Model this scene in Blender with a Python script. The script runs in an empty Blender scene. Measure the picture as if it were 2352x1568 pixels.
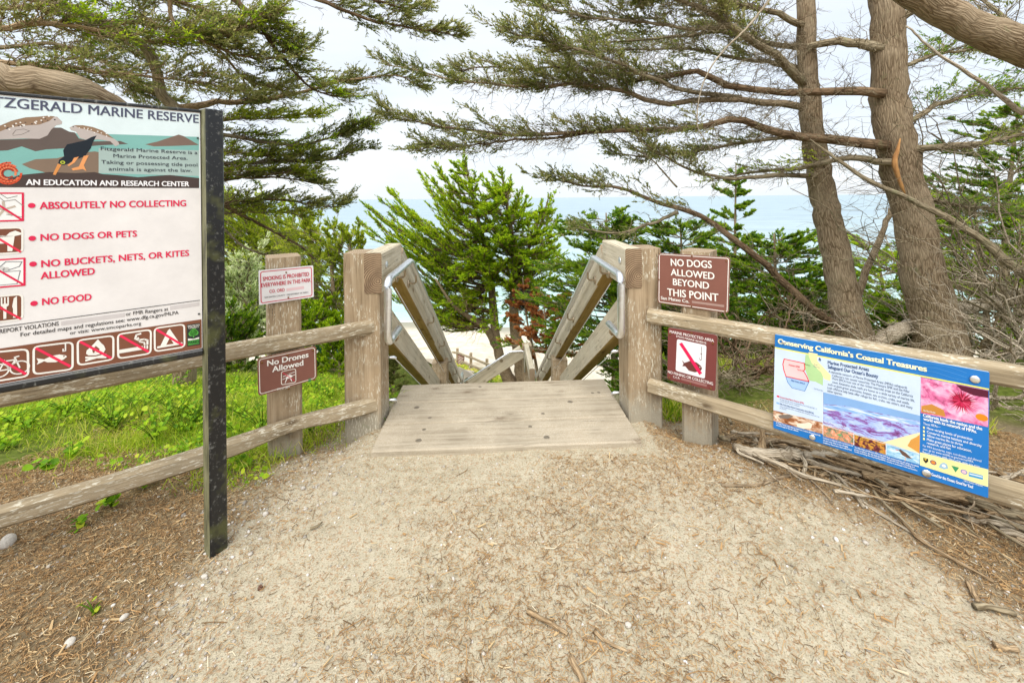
import bpy, bmesh, math, random
import numpy as np
from mathutils import Vector, Matrix

random.seed(7)
rng = np.random.default_rng(11)
SC = bpy.context.scene
COL = SC.collection
R = math.radians

# ------------------------------------------------------------------ camera
CAM_H = 1.4
F, CU, CV, ROLL = 950.0, 1176.0, 455.0, R(0.6)      # focal length and optical centre of the photo in 2352-wide units
cam_data = bpy.data.cameras.new('camera')
cam = bpy.data.objects.new('camera', cam_data)
COL.objects.link(cam)
cam_data.sensor_width = 36.0
cam_data.lens = 36.0 * F / 2352.0
cam_data.shift_y = -(784.0 - CV) / 2352.0
cam_data.clip_start = 0.05
cam_data.clip_end = 90000.0
cam.matrix_world = Matrix.Translation((0, 0, CAM_H)) @ Matrix.Rotation(R(90), 4, 'X') @ Matrix.Rotation(-ROLL, 4, 'Z')
SC.camera = cam

# ------------------------------------------------------------------ light: bright overcast sky, veiled sun behind the viewer
SUN_EL, SUN_AZ = R(56), R(196)          # azimuth clockwise from +Y
world = bpy.data.worlds.new('World')
SC.world = world
world.use_nodes = True
wn, wl = world.node_tree.nodes, world.node_tree.links
wn.clear()
w_out = wn.new('ShaderNodeOutputWorld')
sky = wn.new('ShaderNodeTexSky')
sky.sky_type = 'NISHITA'
sky.sun_disc = False
sky.sun_elevation = SUN_EL
sky.sun_rotation = SUN_AZ
bg_sky = wn.new('ShaderNodeBackground')
bg_sky.inputs['Strength'].default_value = 0.12
wl.new(sky.outputs[0], bg_sky.inputs[0])
tc = wn.new('ShaderNodeTexCoord')
mp = wn.new('ShaderNodeMapping')
mp.inputs['Scale'].default_value = (1.0, 1.0, 3.2)
wl.new(tc.outputs['Generated'], mp.inputs[0])
nz = wn.new('ShaderNodeTexNoise')
nz.inputs['Scale'].default_value = 2.2
nz.inputs['Detail'].default_value = 6.0
nz.inputs['Roughness'].default_value = 0.55
wl.new(mp.outputs[0], nz.inputs['Vector'])
cr = wn.new('ShaderNodeValToRGB')
cr.color_ramp.elements[0].position = 0.36
cr.color_ramp.elements[0].color = (0.83, 0.90, 0.985, 1)
cr.color_ramp.elements[1].position = 0.66
cr.color_ramp.elements[1].color = (0.97, 0.985, 1.0, 1)
wl.new(nz.outputs['Fac'], cr.inputs[0])
bg_cl = wn.new('ShaderNodeBackground')
bg_cl.inputs['Strength'].default_value = 0.77
wl.new(cr.outputs[0], bg_cl.inputs[0])
mixw = wn.new('ShaderNodeMixShader')
mixw.inputs[0].default_value = 0.88          # cloud cover
wl.new(bg_sky.outputs[0], mixw.inputs[1])
wl.new(bg_cl.outputs[0], mixw.inputs[2])
wl.new(mixw.outputs[0], w_out.inputs[0])

sun_d = bpy.data.lights.new('sun', 'SUN')
sun_d.energy = 2.8
sun_d.angle = R(62)
sun_d.color = (1.0, 0.97, 0.90)
sun = bpy.data.objects.new('sun', sun_d)
COL.objects.link(sun)
sdir = Vector((math.sin(SUN_AZ) * math.cos(SUN_EL), math.cos(SUN_AZ) * math.cos(SUN_EL), math.sin(SUN_EL)))
sun.rotation_euler = sdir.to_track_quat('Z', 'Y').to_euler()
sun.location = sdir * 30

SC.view_settings.view_transform = 'Standard'
SC.view_settings.look = 'None'
SC.view_settings.exposure = 0.58
SC.view_settings.gamma = 1.0
SC.render.engine = 'CYCLES'
SC.cycles.max_bounces = 8
SC.cycles.diffuse_bounces = 4
SC.cycles.transparent_max_bounces = 12

# ------------------------------------------------------------------ helpers
def ray(u, v):
    du, dv = u - CU, v - CV
    c, s = math.cos(ROLL), math.sin(ROLL)
    a, b = du * c - dv * s, du * s + dv * c
    return Vector((a / F, 1.0, -b / F))
def U(u, v, Y):
    """world point seen at (u,v) of the 2352-wide photo at depth Y"""
    return Vector((0, 0, CAM_H)) + ray(u, v) * Y

def tag(o, label=None, cat=None, group=None, kind=None):
    if label: o['label'] = label
    if cat: o['category'] = cat
    if group: o['group'] = group
    if kind: o['kind'] = kind
    return o
def empty(name, loc=(0, 0, 0), label=None, cat=None, group=None, matrix=None):
    o = bpy.data.objects.new(name, None)
    o.empty_display_size = 0.1
    COL.objects.link(o)
    if matrix is not None: o.matrix_world = matrix
    else: o.location = loc
    return tag(o, label, cat, group)
def link(name, me, parent=None, mats=None):
    o = bpy.data.objects.new(name, me)
    COL.objects.link(o)
    if mats:
        for m in (mats if isinstance(mats, (list, tuple)) else [mats]): me.materials.append(m)
    if parent is not None: o.parent = parent
    return o
def copy_thing(root, loc=None, rotz=None, scale=None, label=None):
    r = root.copy(); COL.objects.link(r)
    for ch in list(root.children):
        c = ch.copy(); COL.objects.link(c); c.parent = r
        for g in list(ch.children):
            d = g.copy(); COL.objects.link(d); d.parent = c
    if loc is not None: r.location = loc
    if rotz is not None: r.rotation_euler = (r.rotation_euler[0], r.rotation_euler[1], rotz)
    if scale is not None: r.scale = (scale,) * 3
    if label: r['label'] = label
    return r

def mesh_np(name, V, Fq, smooth=False, attrs=None, matidx=None):
    """mesh from vertices (n,3) and faces (m,k)"""
    V = np.asarray(V, np.float32).reshape(-1, 3); Fq = np.asarray(Fq, np.int32)
    me = bpy.data.meshes.new(name)
    n, k = Fq.shape
    me.vertices.add(len(V)); me.vertices.foreach_set('co', V.ravel())
    me.loops.add(n * k); me.loops.foreach_set('vertex_index', Fq.ravel())
    me.polygons.add(n)
    me.polygons.foreach_set('loop_start', np.arange(0, n * k, k, dtype=np.int32))
    try: me.polygons.foreach_set('loop_total', np.full(n, k, np.int32))
    except Exception: pass
    if matidx is not None: me.polygons.foreach_set('material_index', np.asarray(matidx, np.int32))
    me.polygons.foreach_set('use_smooth', np.full(n, smooth, bool))
    if attrs:
        for an, (dom, arr) in attrs.items():
            if np.ndim(arr) == 2 and np.shape(arr)[1] == 3:
                a = me.attributes.new(an, 'FLOAT_VECTOR', dom); a.data.foreach_set('vector', np.asarray(arr, np.float32).ravel())
            else:
                a = me.attributes.new(an, 'FLOAT', dom); a.data.foreach_set('value', np.asarray(arr, np.float32).ravel())
    me.update(calc_edges=True)
    me.validate()
    return me
def join_np(parts):
    Vs, Fs, off = [], [], 0
    for V, Fq in parts:
        V = np.asarray(V).reshape(-1, 3)
        Vs.append(V); Fs.append(np.asarray(Fq) + off); off += len(V)
    return np.concatenate(Vs), np.concatenate(Fs)
def nrm(a):
    return a / np.maximum(np.linalg.norm(a, axis=-1, keepdims=True), 1e-9)
def tubes(P, Rd, sides=5, jitter=0.0):
    """P (N,K,3) polylines, Rd (N,K) radii -> verts, quads"""
    P = np.asarray(P, float); Rd = np.asarray(Rd, float)
    N, K, _ = P.shape
    T = nrm(np.gradient(P, axis=1))
    ref = np.where(np.abs(T[:, :1, 2:3]) > 0.8, np.array([1.0, 0.13, 0]), np.array([0.07, 0.11, 1.0]))
    ref = np.broadcast_to(ref, T.shape)
    A = nrm(np.cross(T, ref)); B = np.cross(T, A)
    ang = np.arange(sides) * 2 * np.pi / sides
    ca, sa = np.cos(ang), np.sin(ang)
    rr = Rd[:, :, None, None] * (1 + jitter * (rng.random((N, K, sides, 1)) - .5) if jitter else 1.0)
    V = P[:, :, None, :] + rr * (A[:, :, None, :] * ca[None, None, :, None] + B[:, :, None, :] * sa[None, None, :, None])
    idx = np.arange(N * K * sides).reshape(N, K, sides)
    a = idx[:, :-1, :]; b = np.roll(a, -1, axis=2); d = idx[:, 1:, :]; c = np.roll(d, -1, axis=2)
    Fq = np.stack([a, b, c, d], -1).reshape(-1, 4)
    return V.reshape(-1, 3), Fq
def tube_caps(V, Fq, K, sides):
    """close both ends of ONE tube with quads fanning to duplicated centres"""
    V = list(map(tuple, V)); F2 = []
    for base in (0, (K - 1) * sides):
        c = np.mean(np.array(V[base:base + sides]), axis=0); ci = len(V); V.append(tuple(c))
        for i in range(0, sides, 2):
            q = [base + i, base + (i + 1) % sides, base + (i + 2) % sides, ci]
            F2.append(q if base else q[::-1])
    return np.array(V), np.concatenate([Fq, np.array(F2)])
def resample(pts, n):
    pts = np.asarray([tuple(p) for p in pts], float)
    # Catmull-Rom through the points
    q = np.concatenate([[2 * pts[0] - pts[1]], pts, [2 * pts[-1] - pts[-2]]])
    out = []
    m = len(pts) - 1
    for t in np.linspace(0, m - 1e-6, n):
        i = int(t); f = t - i
        p0, p1, p2, p3 = q[i], q[i + 1], q[i + 2], q[i + 3]
        out.append(.5 * (2 * p1 + (p2 - p0) * f + (2 * p0 - 5 * p1 + 4 * p2 - p3) * f * f + (3 * p1 - p0 - 3 * p2 + p3) * f ** 3))
    return np.array(out)
def limb_mesh(name, pts, r0, r1, n=24, sides=12, rough=0.10, radii=None, capped=True, knob=0.0):
    P = resample(pts, n)
    rr = np.interp(np.linspace(0, 1, n), np.linspace(0, 1, len(radii)), radii) if radii is not None else r0 + (r1 - r0) * np.linspace(0, 1, n) ** .8
    P = P + rng.normal(0, 1, P.shape) * (rr[:, None] * knob)
    V, Fq = tubes(P[None], rr[None], sides, rough)
    arc = np.concatenate([[0], np.cumsum(np.linalg.norm(np.diff(P, axis=0), axis=1))]); an = np.arange(sides) * 2 * np.pi / sides
    rb = rr.mean()
    bk = np.stack([np.cos(an)[None] * rb + 0 * arc[:, None], np.sin(an)[None] * rb + 0 * arc[:, None], arc[:, None] + 0 * an[None]], -1).reshape(-1, 3) + P[0] % 3.7
    if capped:
        V, Fq = tube_caps(V, Fq, n, sides); bk = np.concatenate([bk, [[0, 0, 0], [0, 0, arc[-1]]]])
    return mesh_np(name, V, Fq, smooth=True, attrs={'bk': ('POINT', bk)}), P, rr

# ------------------------------------------------------------------ materials
def lin(h):
    h = h.lstrip('#'); c = [int(h[i:i + 2], 16) / 255 for i in (0, 2, 4)]
    return tuple(((x + .055) / 1.055) ** 2.4 if x > .04045 else x / 12.92 for x in c) + (1,)
def new_mat(name):
    m = bpy.data.materials.new(name); m.use_nodes = True
    nt = m.node_tree; nt.nodes.clear()
    out = nt.nodes.new('ShaderNodeOutputMaterial')
    b = nt.nodes.new('ShaderNodeBsdfPrincipled')
    nt.links.new(b.outputs[0], out.inputs[0])
    return m, nt, b, out
def nd(nt, kind, **kw):
    n = nt.nodes.new(kind)
    for k, v in kw.items():
        if hasattr(n, k) and not k[0].isupper(): setattr(n, k, v)
        else: n.inputs[k].default_value = v
    return n
def ramp(nt, fac, stops):
    r = nt.nodes.new('ShaderNodeValToRGB')
    e = r.color_ramp.elements
    while len(e) > 1: e.remove(e[-1])
    e[0].position, e[0].color = stops[0][0], stops[0][1]
    for p, c in stops[1:]:
        x = e.new(p); x.color = c
    nt.links.new(fac, r.inputs[0])
    return r.outputs[0]
def mix(nt, fac, a, b, mode='MIX'):
    m = nt.nodes.new('ShaderNodeMix'); m.data_type = 'RGBA'; m.blend_type = mode
    for sock, val in ((m.inputs[0], fac), (m.inputs[6], a), (m.inputs[7], b)):
        if hasattr(val, 'is_linked') or hasattr(val, 'links'): nt.links.new(val, sock)
        else: sock.default_value = val
    return m.outputs[2]
def coords(nt, scale=(1, 1, 1), which='Object', loc=(0, 0, 0)):
    t = nt.nodes.new('ShaderNodeTexCoord'); m = nt.nodes.new('ShaderNodeMapping')
    m.inputs['Scale'].default_value = scale; m.inputs['Location'].default_value = loc
    nt.links.new(t.outputs[which], m.inputs[0])
    return m.outputs[0]
def noise(nt, vec, scale, detail=4, rough=.55, dist=0.0):
    n = nd(nt, 'ShaderNodeTexNoise', Scale=scale, Detail=detail, Roughness=rough, Distortion=dist)
    nt.links.new(vec, n.inputs['Vector'])
    return n.outputs['Fac']
def bump(nt, b, h, strength=.4, dist=.01):
    n = nd(nt, 'ShaderNodeBump', Strength=strength, Distance=dist)
    nt.links.new(h, n.inputs['Height']); nt.links.new(n.outputs[0], b.inputs['Normal'])
    return n
def rnd_obj(nt):
    return nt.nodes.new('ShaderNodeObjectInfo').outputs['Random']

def g3(r, g, b): return (r, g, b, 1)

def wood_mat(name, dark, mid, light, lichen=.0, silver=0.0, soil=0.0, splash=0):
    """weathered timber, grain along local X"""
    m, nt, b, _ = new_mat(name)
    v = coords(nt, (1.0, 1.0, 1.0))
    info = nt.nodes.new('ShaderNodeObjectInfo')
    off = nd(nt, 'ShaderNodeVectorMath', operation='SCALE')
    cmb = nd(nt, 'ShaderNodeCombineXYZ')
    for i in range(3): nt.links.new(info.outputs['Random'], cmb.inputs[i])
    nt.links.new(cmb.outputs[0], off.inputs[0]); off.inputs['Scale'].default_value = 17.0
    add = nd(nt, 'ShaderNodeVectorMath', operation='ADD')
    nt.links.new(v, add.inputs[0]); nt.links.new(off.outputs[0], add.inputs[1])
    mpg = nt.nodes.new('ShaderNodeMapping'); mpg.inputs['Scale'].default_value = (1.6, 34, 34)
    nt.links.new(add.outputs[0], mpg.inputs[0])
    grain = noise(nt, mpg.outputs[0], 1.0, 6, .6, .6)
    mpf = nt.nodes.new('ShaderNodeMapping'); mpf.inputs['Scale'].default_value = (6, 190, 190)
    nt.links.new(add.outputs[0], mpf.inputs[0])
    fine = noise(nt, mpf.outputs[0], 1.0, 3, .6)
    blotch = noise(nt, add.outputs[0], 5.0, 4, .6)
    c1 = ramp(nt, grain, [(.30, dark), (.5, mid), (.72, light)])
    c2 = mix(nt, ramp(nt, fine, [(.36, g3(.35, .35, .35)), (.56, g3(0, 0, 0))]), c1, dark)
    c3 = mix(nt, ramp(nt, blotch, [(.35, g3(0, 0, 0)), (.75, g3(.55, .55, .55))]), c2, g3(light[0] * 1.05, light[1] * .98, light[2] * .9))
    col = c3
    # long dark splits
    mps = nt.nodes.new('ShaderNodeMapping'); mps.inputs['Scale'].default_value = (1.0, 22, 22)
    nt.links.new(add.outputs[0], mps.inputs[0])
    crack = noise(nt, mps.outputs[0], 1.3, 2, .5)
    cm = ramp(nt, crack, [(.485, g3(0, 0, 0)), (.5, g3(.75, .75, .75)), (.515, g3(0, 0, 0))])
    gate = ramp(nt, noise(nt, add.outputs[0], 3.0, 2), [(.5, g3(0, 0, 0)), (.62, g3(1, 1, 1))])
    cmg = mix(nt, 1.0, cm, gate, 'MULTIPLY')
    col = mix(nt, cmg, col, g3(dark[0] * .35, dark[1] * .32, dark[2] * .3))
    # knots
    kv = nd(nt, 'ShaderNodeTexVoronoi', Scale=1.0)
    mpk = nt.nodes.new('ShaderNodeMapping'); mpk.inputs['Scale'].default_value = (3.2, 7, 7)
    nt.links.new(add.outputs[0], mpk.inputs[0]); nt.links.new(mpk.outputs[0], kv.inputs['Vector'])
    kn = ramp(nt, kv.outputs['Distance'], [(.06, g3(.85, .85, .85)), (.13, g3(.25, .25, .25)), (.2, g3(0, 0, 0))])
    col = mix(nt, kn, col, g3(dark[0] * .6, dark[1] * .5, dark[2] * .42))
    if splash:                                   # sand splashed up the foot of the post
        sx_ = nd(nt, 'ShaderNodeSeparateXYZ'); nt.links.new(v, sx_.inputs[0])
        ma = nd(nt, 'ShaderNodeMath', operation='MULTIPLY_ADD'); ma.inputs[1].default_value = .30; nt.links.new(noise(nt, add.outputs[0], 28, 4, .7), ma.inputs[0]); nt.links.new(sx_.outputs[0], ma.inputs[2])
        col = mix(nt, ramp(nt, ma.outputs[0], [(.76, g3(.85, .85, .85)), (.90, g3(0, 0, 0))]), col, mix(nt, noise(nt, add.outputs[0], 190, 2), g3(.24, .215, .165), g3(.46, .42, .33)))
    if soil:                                     # sand trodden into the boards
        gs = ramp(nt, noise(nt, add.outputs[0], 260, 3, .7), [(.50, g3(0, 0, 0)), (.58, g3(.75, .75, .75))])
        gd = ramp(nt, noise(nt, add.outputs[0], 5.0, 4, .65), [(.36, g3(0, 0, 0)), (.62, g3(1, 1, 1))])
        gk = ramp(nt, noise(nt, add.outputs[0], 310, 2, .7), [(.30, g3(.7, .7, .7)), (.38, g3(0, 0, 0))])
        col = mix(nt, mix(nt, 1.0, gs, gd, 'MULTIPLY'), col, g3(.56, .51, .41))
        col = mix(nt, mix(nt, 1.0, gk, gd, 'MULTIPLY'), col, g3(.16, .12, .08))
    if lichen > 0:
        mpl = nt.nodes.new('ShaderNodeMapping'); mpl.inputs['Scale'].default_value = (30, 150, 150)
        nt.links.new(add.outputs[0], mpl.inputs[0])
        ln = noise(nt, mpl.outputs[0], 1.0, 4, .6)
        reg = noise(nt, add.outputs[0], 4.5, 2, .5)
        lm = ramp(nt, ln, [(.555, g3(0, 0, 0)), (.60, g3(.9, .9, .9))])
        rm = ramp(nt, reg, [(.58 - lichen * .25, g3(0, 0, 0)), (.67 - lichen * .22, g3(1, 1, 1))])
        col = mix(nt, mix(nt, 1.0, lm, rm, 'MULTIPLY'), col, g3(.66, .61, .49))
    nt.links.new(col, b.inputs['Base Color'])
    b.inputs['Roughness'].default_value = .85
    b.inputs['Specular IOR Level'].default_value = .2
    hsum = nd(nt, 'ShaderNodeMath', operation='MULTIPLY_ADD'); hsum.inputs[1].default_value = .5
    nt.links.new(fine, hsum.inputs[0]); nt.links.new(grain, hsum.inputs[2])
    hs2 = nd(nt, 'ShaderNodeMath', operation='SUBTRACT')
    nt.links.new(hsum.outputs[0], hs2.inputs[0]); nt.links.new(cmg, hs2.inputs[1])
    bump(nt, b, hs2.outputs[0], .55, .006)
    return m
def endgrain_mat(name, dark, light):
    m, nt, b, _ = new_mat(name)
    v = coords(nt, (0.01, 1, 1), loc=(0, .03, .05))
    w = nd(nt, 'ShaderNodeTexWave', wave_type='RINGS', rings_direction='X')
    w.inputs['Scale'].default_value = 26; w.inputs['Distortion'].default_value = 1.6; w.inputs['Detail'].default_value = 2
    nt.links.new(v, w.inputs['Vector'])
    bl = noise(nt, coords(nt), 14, 4)
    c = ramp(nt, w.outputs['Fac'], [(.2, dark), (.7, light)])
    c = mix(nt, ramp(nt, bl, [(.4, g3(0, 0, 0)), (.7, g3(.7, .7, .7))]), c, dark)
    nt.links.new(c, b.inputs['Base Color']); b.inputs['Roughness'].default_value = .9
    bump(nt, b, w.outputs['Fac'], .3, .003)
    return m

M = {}
M['post'] = wood_mat('post_timber', g3(.185, .13, .075), g3(.34, .255, .16), g3(.49, .385, .265), lichen=.55, splash=1)
M['rail'] = wood_mat('rail_timber', g3(.15, .115, .07), g3(.32, .255, .165), g3(.48, .40, .28), lichen=.75)
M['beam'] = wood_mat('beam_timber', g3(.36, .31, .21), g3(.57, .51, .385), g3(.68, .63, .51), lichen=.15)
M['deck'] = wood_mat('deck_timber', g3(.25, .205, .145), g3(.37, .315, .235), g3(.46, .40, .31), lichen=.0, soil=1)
M['beam_under'] = wood_mat('shade_toned_beam_timber', g3(.20, .125, .03), g3(.33, .22, .065), g3(.42, .30, .11))  # unweathered golden wood, with the underside's shade also painted into the colour
M['endgrain'] = endgrain_mat('end_grain', g3(.13, .08, .045), g3(.36, .25, .15))
M['endgrain_pale'] = endgrain_mat('end_grain_pale', g3(.26, .18, .11), g3(.46, .36, .24))

def bark_mat(name, dark, mid, light, moss=.0, vs=1.0):
    m, nt, b, _ = new_mat(name)
    v = nd(nt, 'ShaderNodeAttribute', attribute_name='bk').outputs['Vector']
    warp = nd(nt, 'ShaderNodeTexNoise', Scale=3.0, Detail=3.0)
    nt.links.new(v, warp.inputs['Vector'])
    mx = nd(nt, 'ShaderNodeVectorMath', operation='MULTIPLY_ADD')
    mx.inputs[1].default_value = (.022, .022, .22); nt.links.new(warp.outputs['Color'], mx.inputs[0]); nt.links.new(v, mx.inputs[2])
    mpg = nt.nodes.new('ShaderNodeMapping'); mpg.inputs['Scale'].default_value = (46 * vs, 46 * vs, 7 * vs)
    nt.links.new(mx.outputs[0], mpg.inputs[0])
    vo = nd(nt, 'ShaderNodeTexVoronoi', feature='DISTANCE_TO_EDGE', Scale=1.0)
    nt.links.new(mpg.outputs[0], vo.inputs['Vector'])
    fn = noise(nt, mpg.outputs[0], 2.2, 5, .65)
    big = noise(nt, v, 4, 3)
    c = ramp(nt, fn, [(.3, dark), (.52, mid), (.75, light)])
    c = mix(nt, ramp(nt, vo.outputs['Distance'], [(.0, g3(.85, .85, .85)), (.13, g3(0, 0, 0))]), c, g3(dark[0] * .55, dark[1] * .5, dark[2] * .45))
    c = mix(nt, ramp(nt, big, [(.45, g3(0, 0, 0)), (.75, g3(.6, .6, .6))]), c, light)
    if moss: c = mix(nt, ramp(nt, noise(nt, v, 9, 5, .7), [(.62 - moss * .2, g3(0, 0, 0)), (.74, g3(.7, .7, .7))]), c, g3(.25, .27, .14))
    nt.links.new(c, b.inputs['Base Color']); b.inputs['Roughness'].default_value = .95
    b.inputs['Specular IOR Level'].default_value = .1
    h = nd(nt, 'ShaderNodeMath', operation='MULTIPLY_ADD'); h.inputs[1].default_value = .35
    nt.links.new(fn, h.inputs[0]); nt.links.new(vo.outputs['Distance'], h.inputs[2])
    bump(nt, b, h.outputs[0], .75, .02)
    return m
M['bark'] = bark_mat('cypress_bark', g3(.17, .12, .072), g3(.34, .255, .165), g3(.48, .385, .265), .1)
M['bark_grey'] = bark_mat('grey_branch_bark', g3(.15, .115, .07), g3(.31, .25, .16), g3(.46, .39, .27), .35)
M['bark_dark'] = bark_mat('dark_branch_bark', g3(.085, .055, .034), g3(.19, .125, .075), g3(.31, .215, .13), .1)
M['dead'] = bark_mat('dead_bleached_wood', g3(.30, .24, .165), g3(.50, .42, .31), g3(.66, .58, .46), 0, 1.6)
M['dead_brown'] = bark_mat('dead_brown_wood', g3(.24, .155, .085), g3(.46, .325, .185), g3(.62, .47, .30), 0, 1.8)

def leaf_mat(name, cols, trans=.35, nscale=.9):
    """cols: ramp colours picked by the per-leaf tint and a soft patch noise"""
    m, nt, b, out = new_mat(name)
    at = nd(nt, 'ShaderNodeAttribute', attribute_name='tint')
    ns = noise(nt, coords(nt), nscale, 3, .6)
    ad = nd(nt, 'ShaderNodeMath', operation='MULTIPLY_ADD'); ad.inputs[1].default_value = 1.1
    sb = nd(nt, 'ShaderNodeMath', operation='SUBTRACT'); sb.inputs[1].default_value = .5
    nt.links.new(ns, sb.inputs[0]); nt.links.new(sb.outputs[0], ad.inputs[0]); nt.links.new(at.outputs['Fac'], ad.inputs[2])
    n = len(cols)
    c = ramp(nt, ad.outputs[0], [((i + .5) / n, cols[i]) for i in range(n)])
    nt.links.new(c, b.inputs['Base Color'])
    b.inputs['Roughness'].default_value = .6; b.inputs['Specular IOR Level'].default_value = .25
    tr = nt.nodes.new('ShaderNodeBsdfTranslucent'); nt.links.new(mix(nt, 1.0, c, g3(1.5, 1.5, 1.2), 'MULTIPLY'), tr.inputs[0])
    ms = nt.nodes.new('ShaderNodeMixShader'); ms.inputs[0].default_value = trans
    nt.links.new(b.outputs[0], ms.inputs[1]); nt.links.new(tr.outputs[0], ms.inputs[2]); nt.links.new(ms.outputs[0], out.inputs[0])
    return m
M['leaf_bright'] = leaf_mat('bright_cypress_foliage', [g3(.10, .19, .014), g3(.26, .41, .016), g3(.46, .60, .02), g3(.62, .68, .04)], .5, .5)
M['leaf_mid'] = leaf_mat('green_cypress_foliage', [g3(.05, .12, .016), g3(.12, .25, .018), g3(.25, .38, .022), g3(.42, .50, .04)], .5, .6)
M['leaf_dark'] = leaf_mat('olive_cypress_foliage', [g3(.085, .12, .028), g3(.18, .215, .05), g3(.31, .32, .10), g3(.46, .42, .21)], .5, .8)
M['leaf_olive'] = leaf_mat('windswept_cypress_foliage', [g3(.11, .17, .016), g3(.27, .35, .022), g3(.46, .53, .035), g3(.62, .64, .10)], .5, .6)
M['leaf_pale'] = leaf_mat('pale_shrub_foliage', [g3(.36, .46, .18), g3(.60, .66, .42), g3(.76, .80, .62), g3(.86, .86, .76)], .5)
M['leaf_rust'] = leaf_mat('dead_rust_foliage', [g3(.24, .085, .03), g3(.44, .17, .055), g3(.58, .27, .10), g3(.64, .38, .19)])
M['leaf_weed'] = leaf_mat('weed_leaves', [g3(.11, .25, .012), g3(.24, .45, .014), g3(.39, .57, .018), g3(.55, .60, .05)], .4, 2.5)
M['leaf_grass'] = leaf_mat('grass_blades', [g3(.12, .23, .012), g3(.28, .43, .018), g3(.46, .56, .03), g3(.66, .58, .18)], .4, 1.6)
M['lichen'] = leaf_mat('hanging_lichen', [g3(.18, .18, .07), g3(.29, .29, .12), g3(.40, .38, .18), g3(.48, .47, .28)], .3)

def metal_mat(name, col, rough):
    m, nt, b, _ = new_mat(name)
    v = coords(nt, (1, 1, 1))
    n = noise(nt, v, 60, 4)
    c = ramp(nt, n, [(.3, g3(col[0] * .95, col[1] * .95, col[2] * .95)), (.7, g3(*col))])
    nt.links.new(c, b.inputs['Base Color'])
    b.inputs['Metallic'].default_value = 1.0
    r = ramp(nt, n, [(.3, g3(rough * .8,) * 1 if False else (rough * .8, rough * .8, rough * .8, 1)), (.7, (rough * 1.25, rough * 1.25, rough * 1.25, 1))])
    nt.links.new(r, b.inputs['Roughness'])
    return m
M['steel'] = metal_mat('brushed_steel', (.88, .90, .93), .34)
M['steel_dull'] = metal_mat('stained_steel', (.52, .43, .32), .42)
m, nt, b, _ = new_mat('black_post_paint')
vv = coords(nt, (1, 1, 1))
f1 = noise(nt, coords(nt, (60, 60, 18)), 1, 5, .7)
f2 = noise(nt, coords(nt, (9, 9, 5)), 1, 3, .6)
c = ramp(nt, f1, [(.56, g3(.010, .011, .013)), (.68, g3(.15, .15, .14))])
c = mix(nt, ramp(nt, f2, [(.52, g3(0, 0, 0)), (.66, g3(.75, .75, .75))]), c, g3(.085, .09, .03))
nt.links.new(c, b.inputs['Base Color']); b.inputs['Roughness'].default_value = .32
bump(nt, b, f1, .15, .002)
M['black'] = m

m, nt, b, _ = new_mat('reflection_toned_paint')  # post's left face: greenish reflection of the grass painted into the colour
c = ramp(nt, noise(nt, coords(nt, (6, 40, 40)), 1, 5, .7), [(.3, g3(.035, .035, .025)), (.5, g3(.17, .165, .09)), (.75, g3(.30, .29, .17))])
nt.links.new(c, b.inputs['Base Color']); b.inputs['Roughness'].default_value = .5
M['black_reflect'] = m
M['screw'] = paint_later = metal_mat('tarnished_screw', (.36, .31, .24), .7)
_paint = {}
def paint(h, rough=.42, wear=True):
    key = (h, rough)
    if key in _paint: return _paint[key]
    m, nt, b, _ = new_mat('sign_paint_' + h.lstrip('#'))
    c = lin(h)
    n = noise(nt, coords(nt), 7, 5, .65)
    d = ramp(nt, n, [(.3, g3(c[0] * .86, c[1] * .86, c[2] * .86)), (.7, c)])
    nt.links.new(d, b.inputs['Base Color']); b.inputs['Roughness'].default_value = rough
    b.inputs['Specular IOR Level'].default_value = .3
    _paint[key] = m
    return m
def photo_mat(name, stops, scale=(40, 40, 1), det=5, dist=.8, rough=.65):
    m, nt, b, _ = new_mat(name)
    n = noise(nt, coords(nt, scale), 1, det, rough, dist)
    nt.links.new(ramp(nt, n, [(p, lin(h)) for p, h in stops]), b.inputs['Base Color'])
    b.inputs['Roughness'].default_value = .42
    return m

# ------------------------------------------------------------------ terrain
_lat = np.random.default_rng(5).random((256, 256))
def vnoise(x, y, s):
    x = np.asarray(x, float) * s + 1000.3; y = np.asarray(y, float) * s + 1000.7
    i, j = np.floor(x).astype(int), np.floor(y).astype(int)
    fx, fy = x - i, y - j
    fx, fy = fx * fx * (3 - 2 * fx), fy * fy * (3 - 2 * fy)
    g = lambda a, b: _lat[a % 256, b % 256]
    return (g(i, j) * (1 - fx) + g(i + 1, j) * fx) * (1 - fy) + (g(i, j + 1) * (1 - fx) + g(i + 1, j + 1) * fx) * fy
def sstep(a, b, x):
    t = np.clip((np.asarray(x, float) - a) / (b - a), 0, 1); return t * t * (3 - 2 * t)
PC = ([-200, 2.95, 3.25, 8, 9.6, 15, 22.6, 26, 30, 39, 44, 60, 200], [0, 0, -.34, -3.35, -3.5, -5.45, -8.5, -9.1, -9.9, -10.75, -11.6, -14, -20])
PL = ([-200, 1.0, 2.0, 2.6, 5, 8, 14, 20, 26, 32, 41, 46, 60, 200], [0, 0, -.05, -.14, -.80, -1.75, -4.2, -7.2, -9.2, -10.0, -10.75, -11.6, -14, -20])
PR = ([-200, 1.5, 2.4, 4.0, 5, 8, 14, 20, 26, 33, 38, 60, 200], [0, 0, -.07, -.32, -.60, -2.4, -5.6, -8.6, -9.9, -10.7, -11.6, -14, -20])
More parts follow.
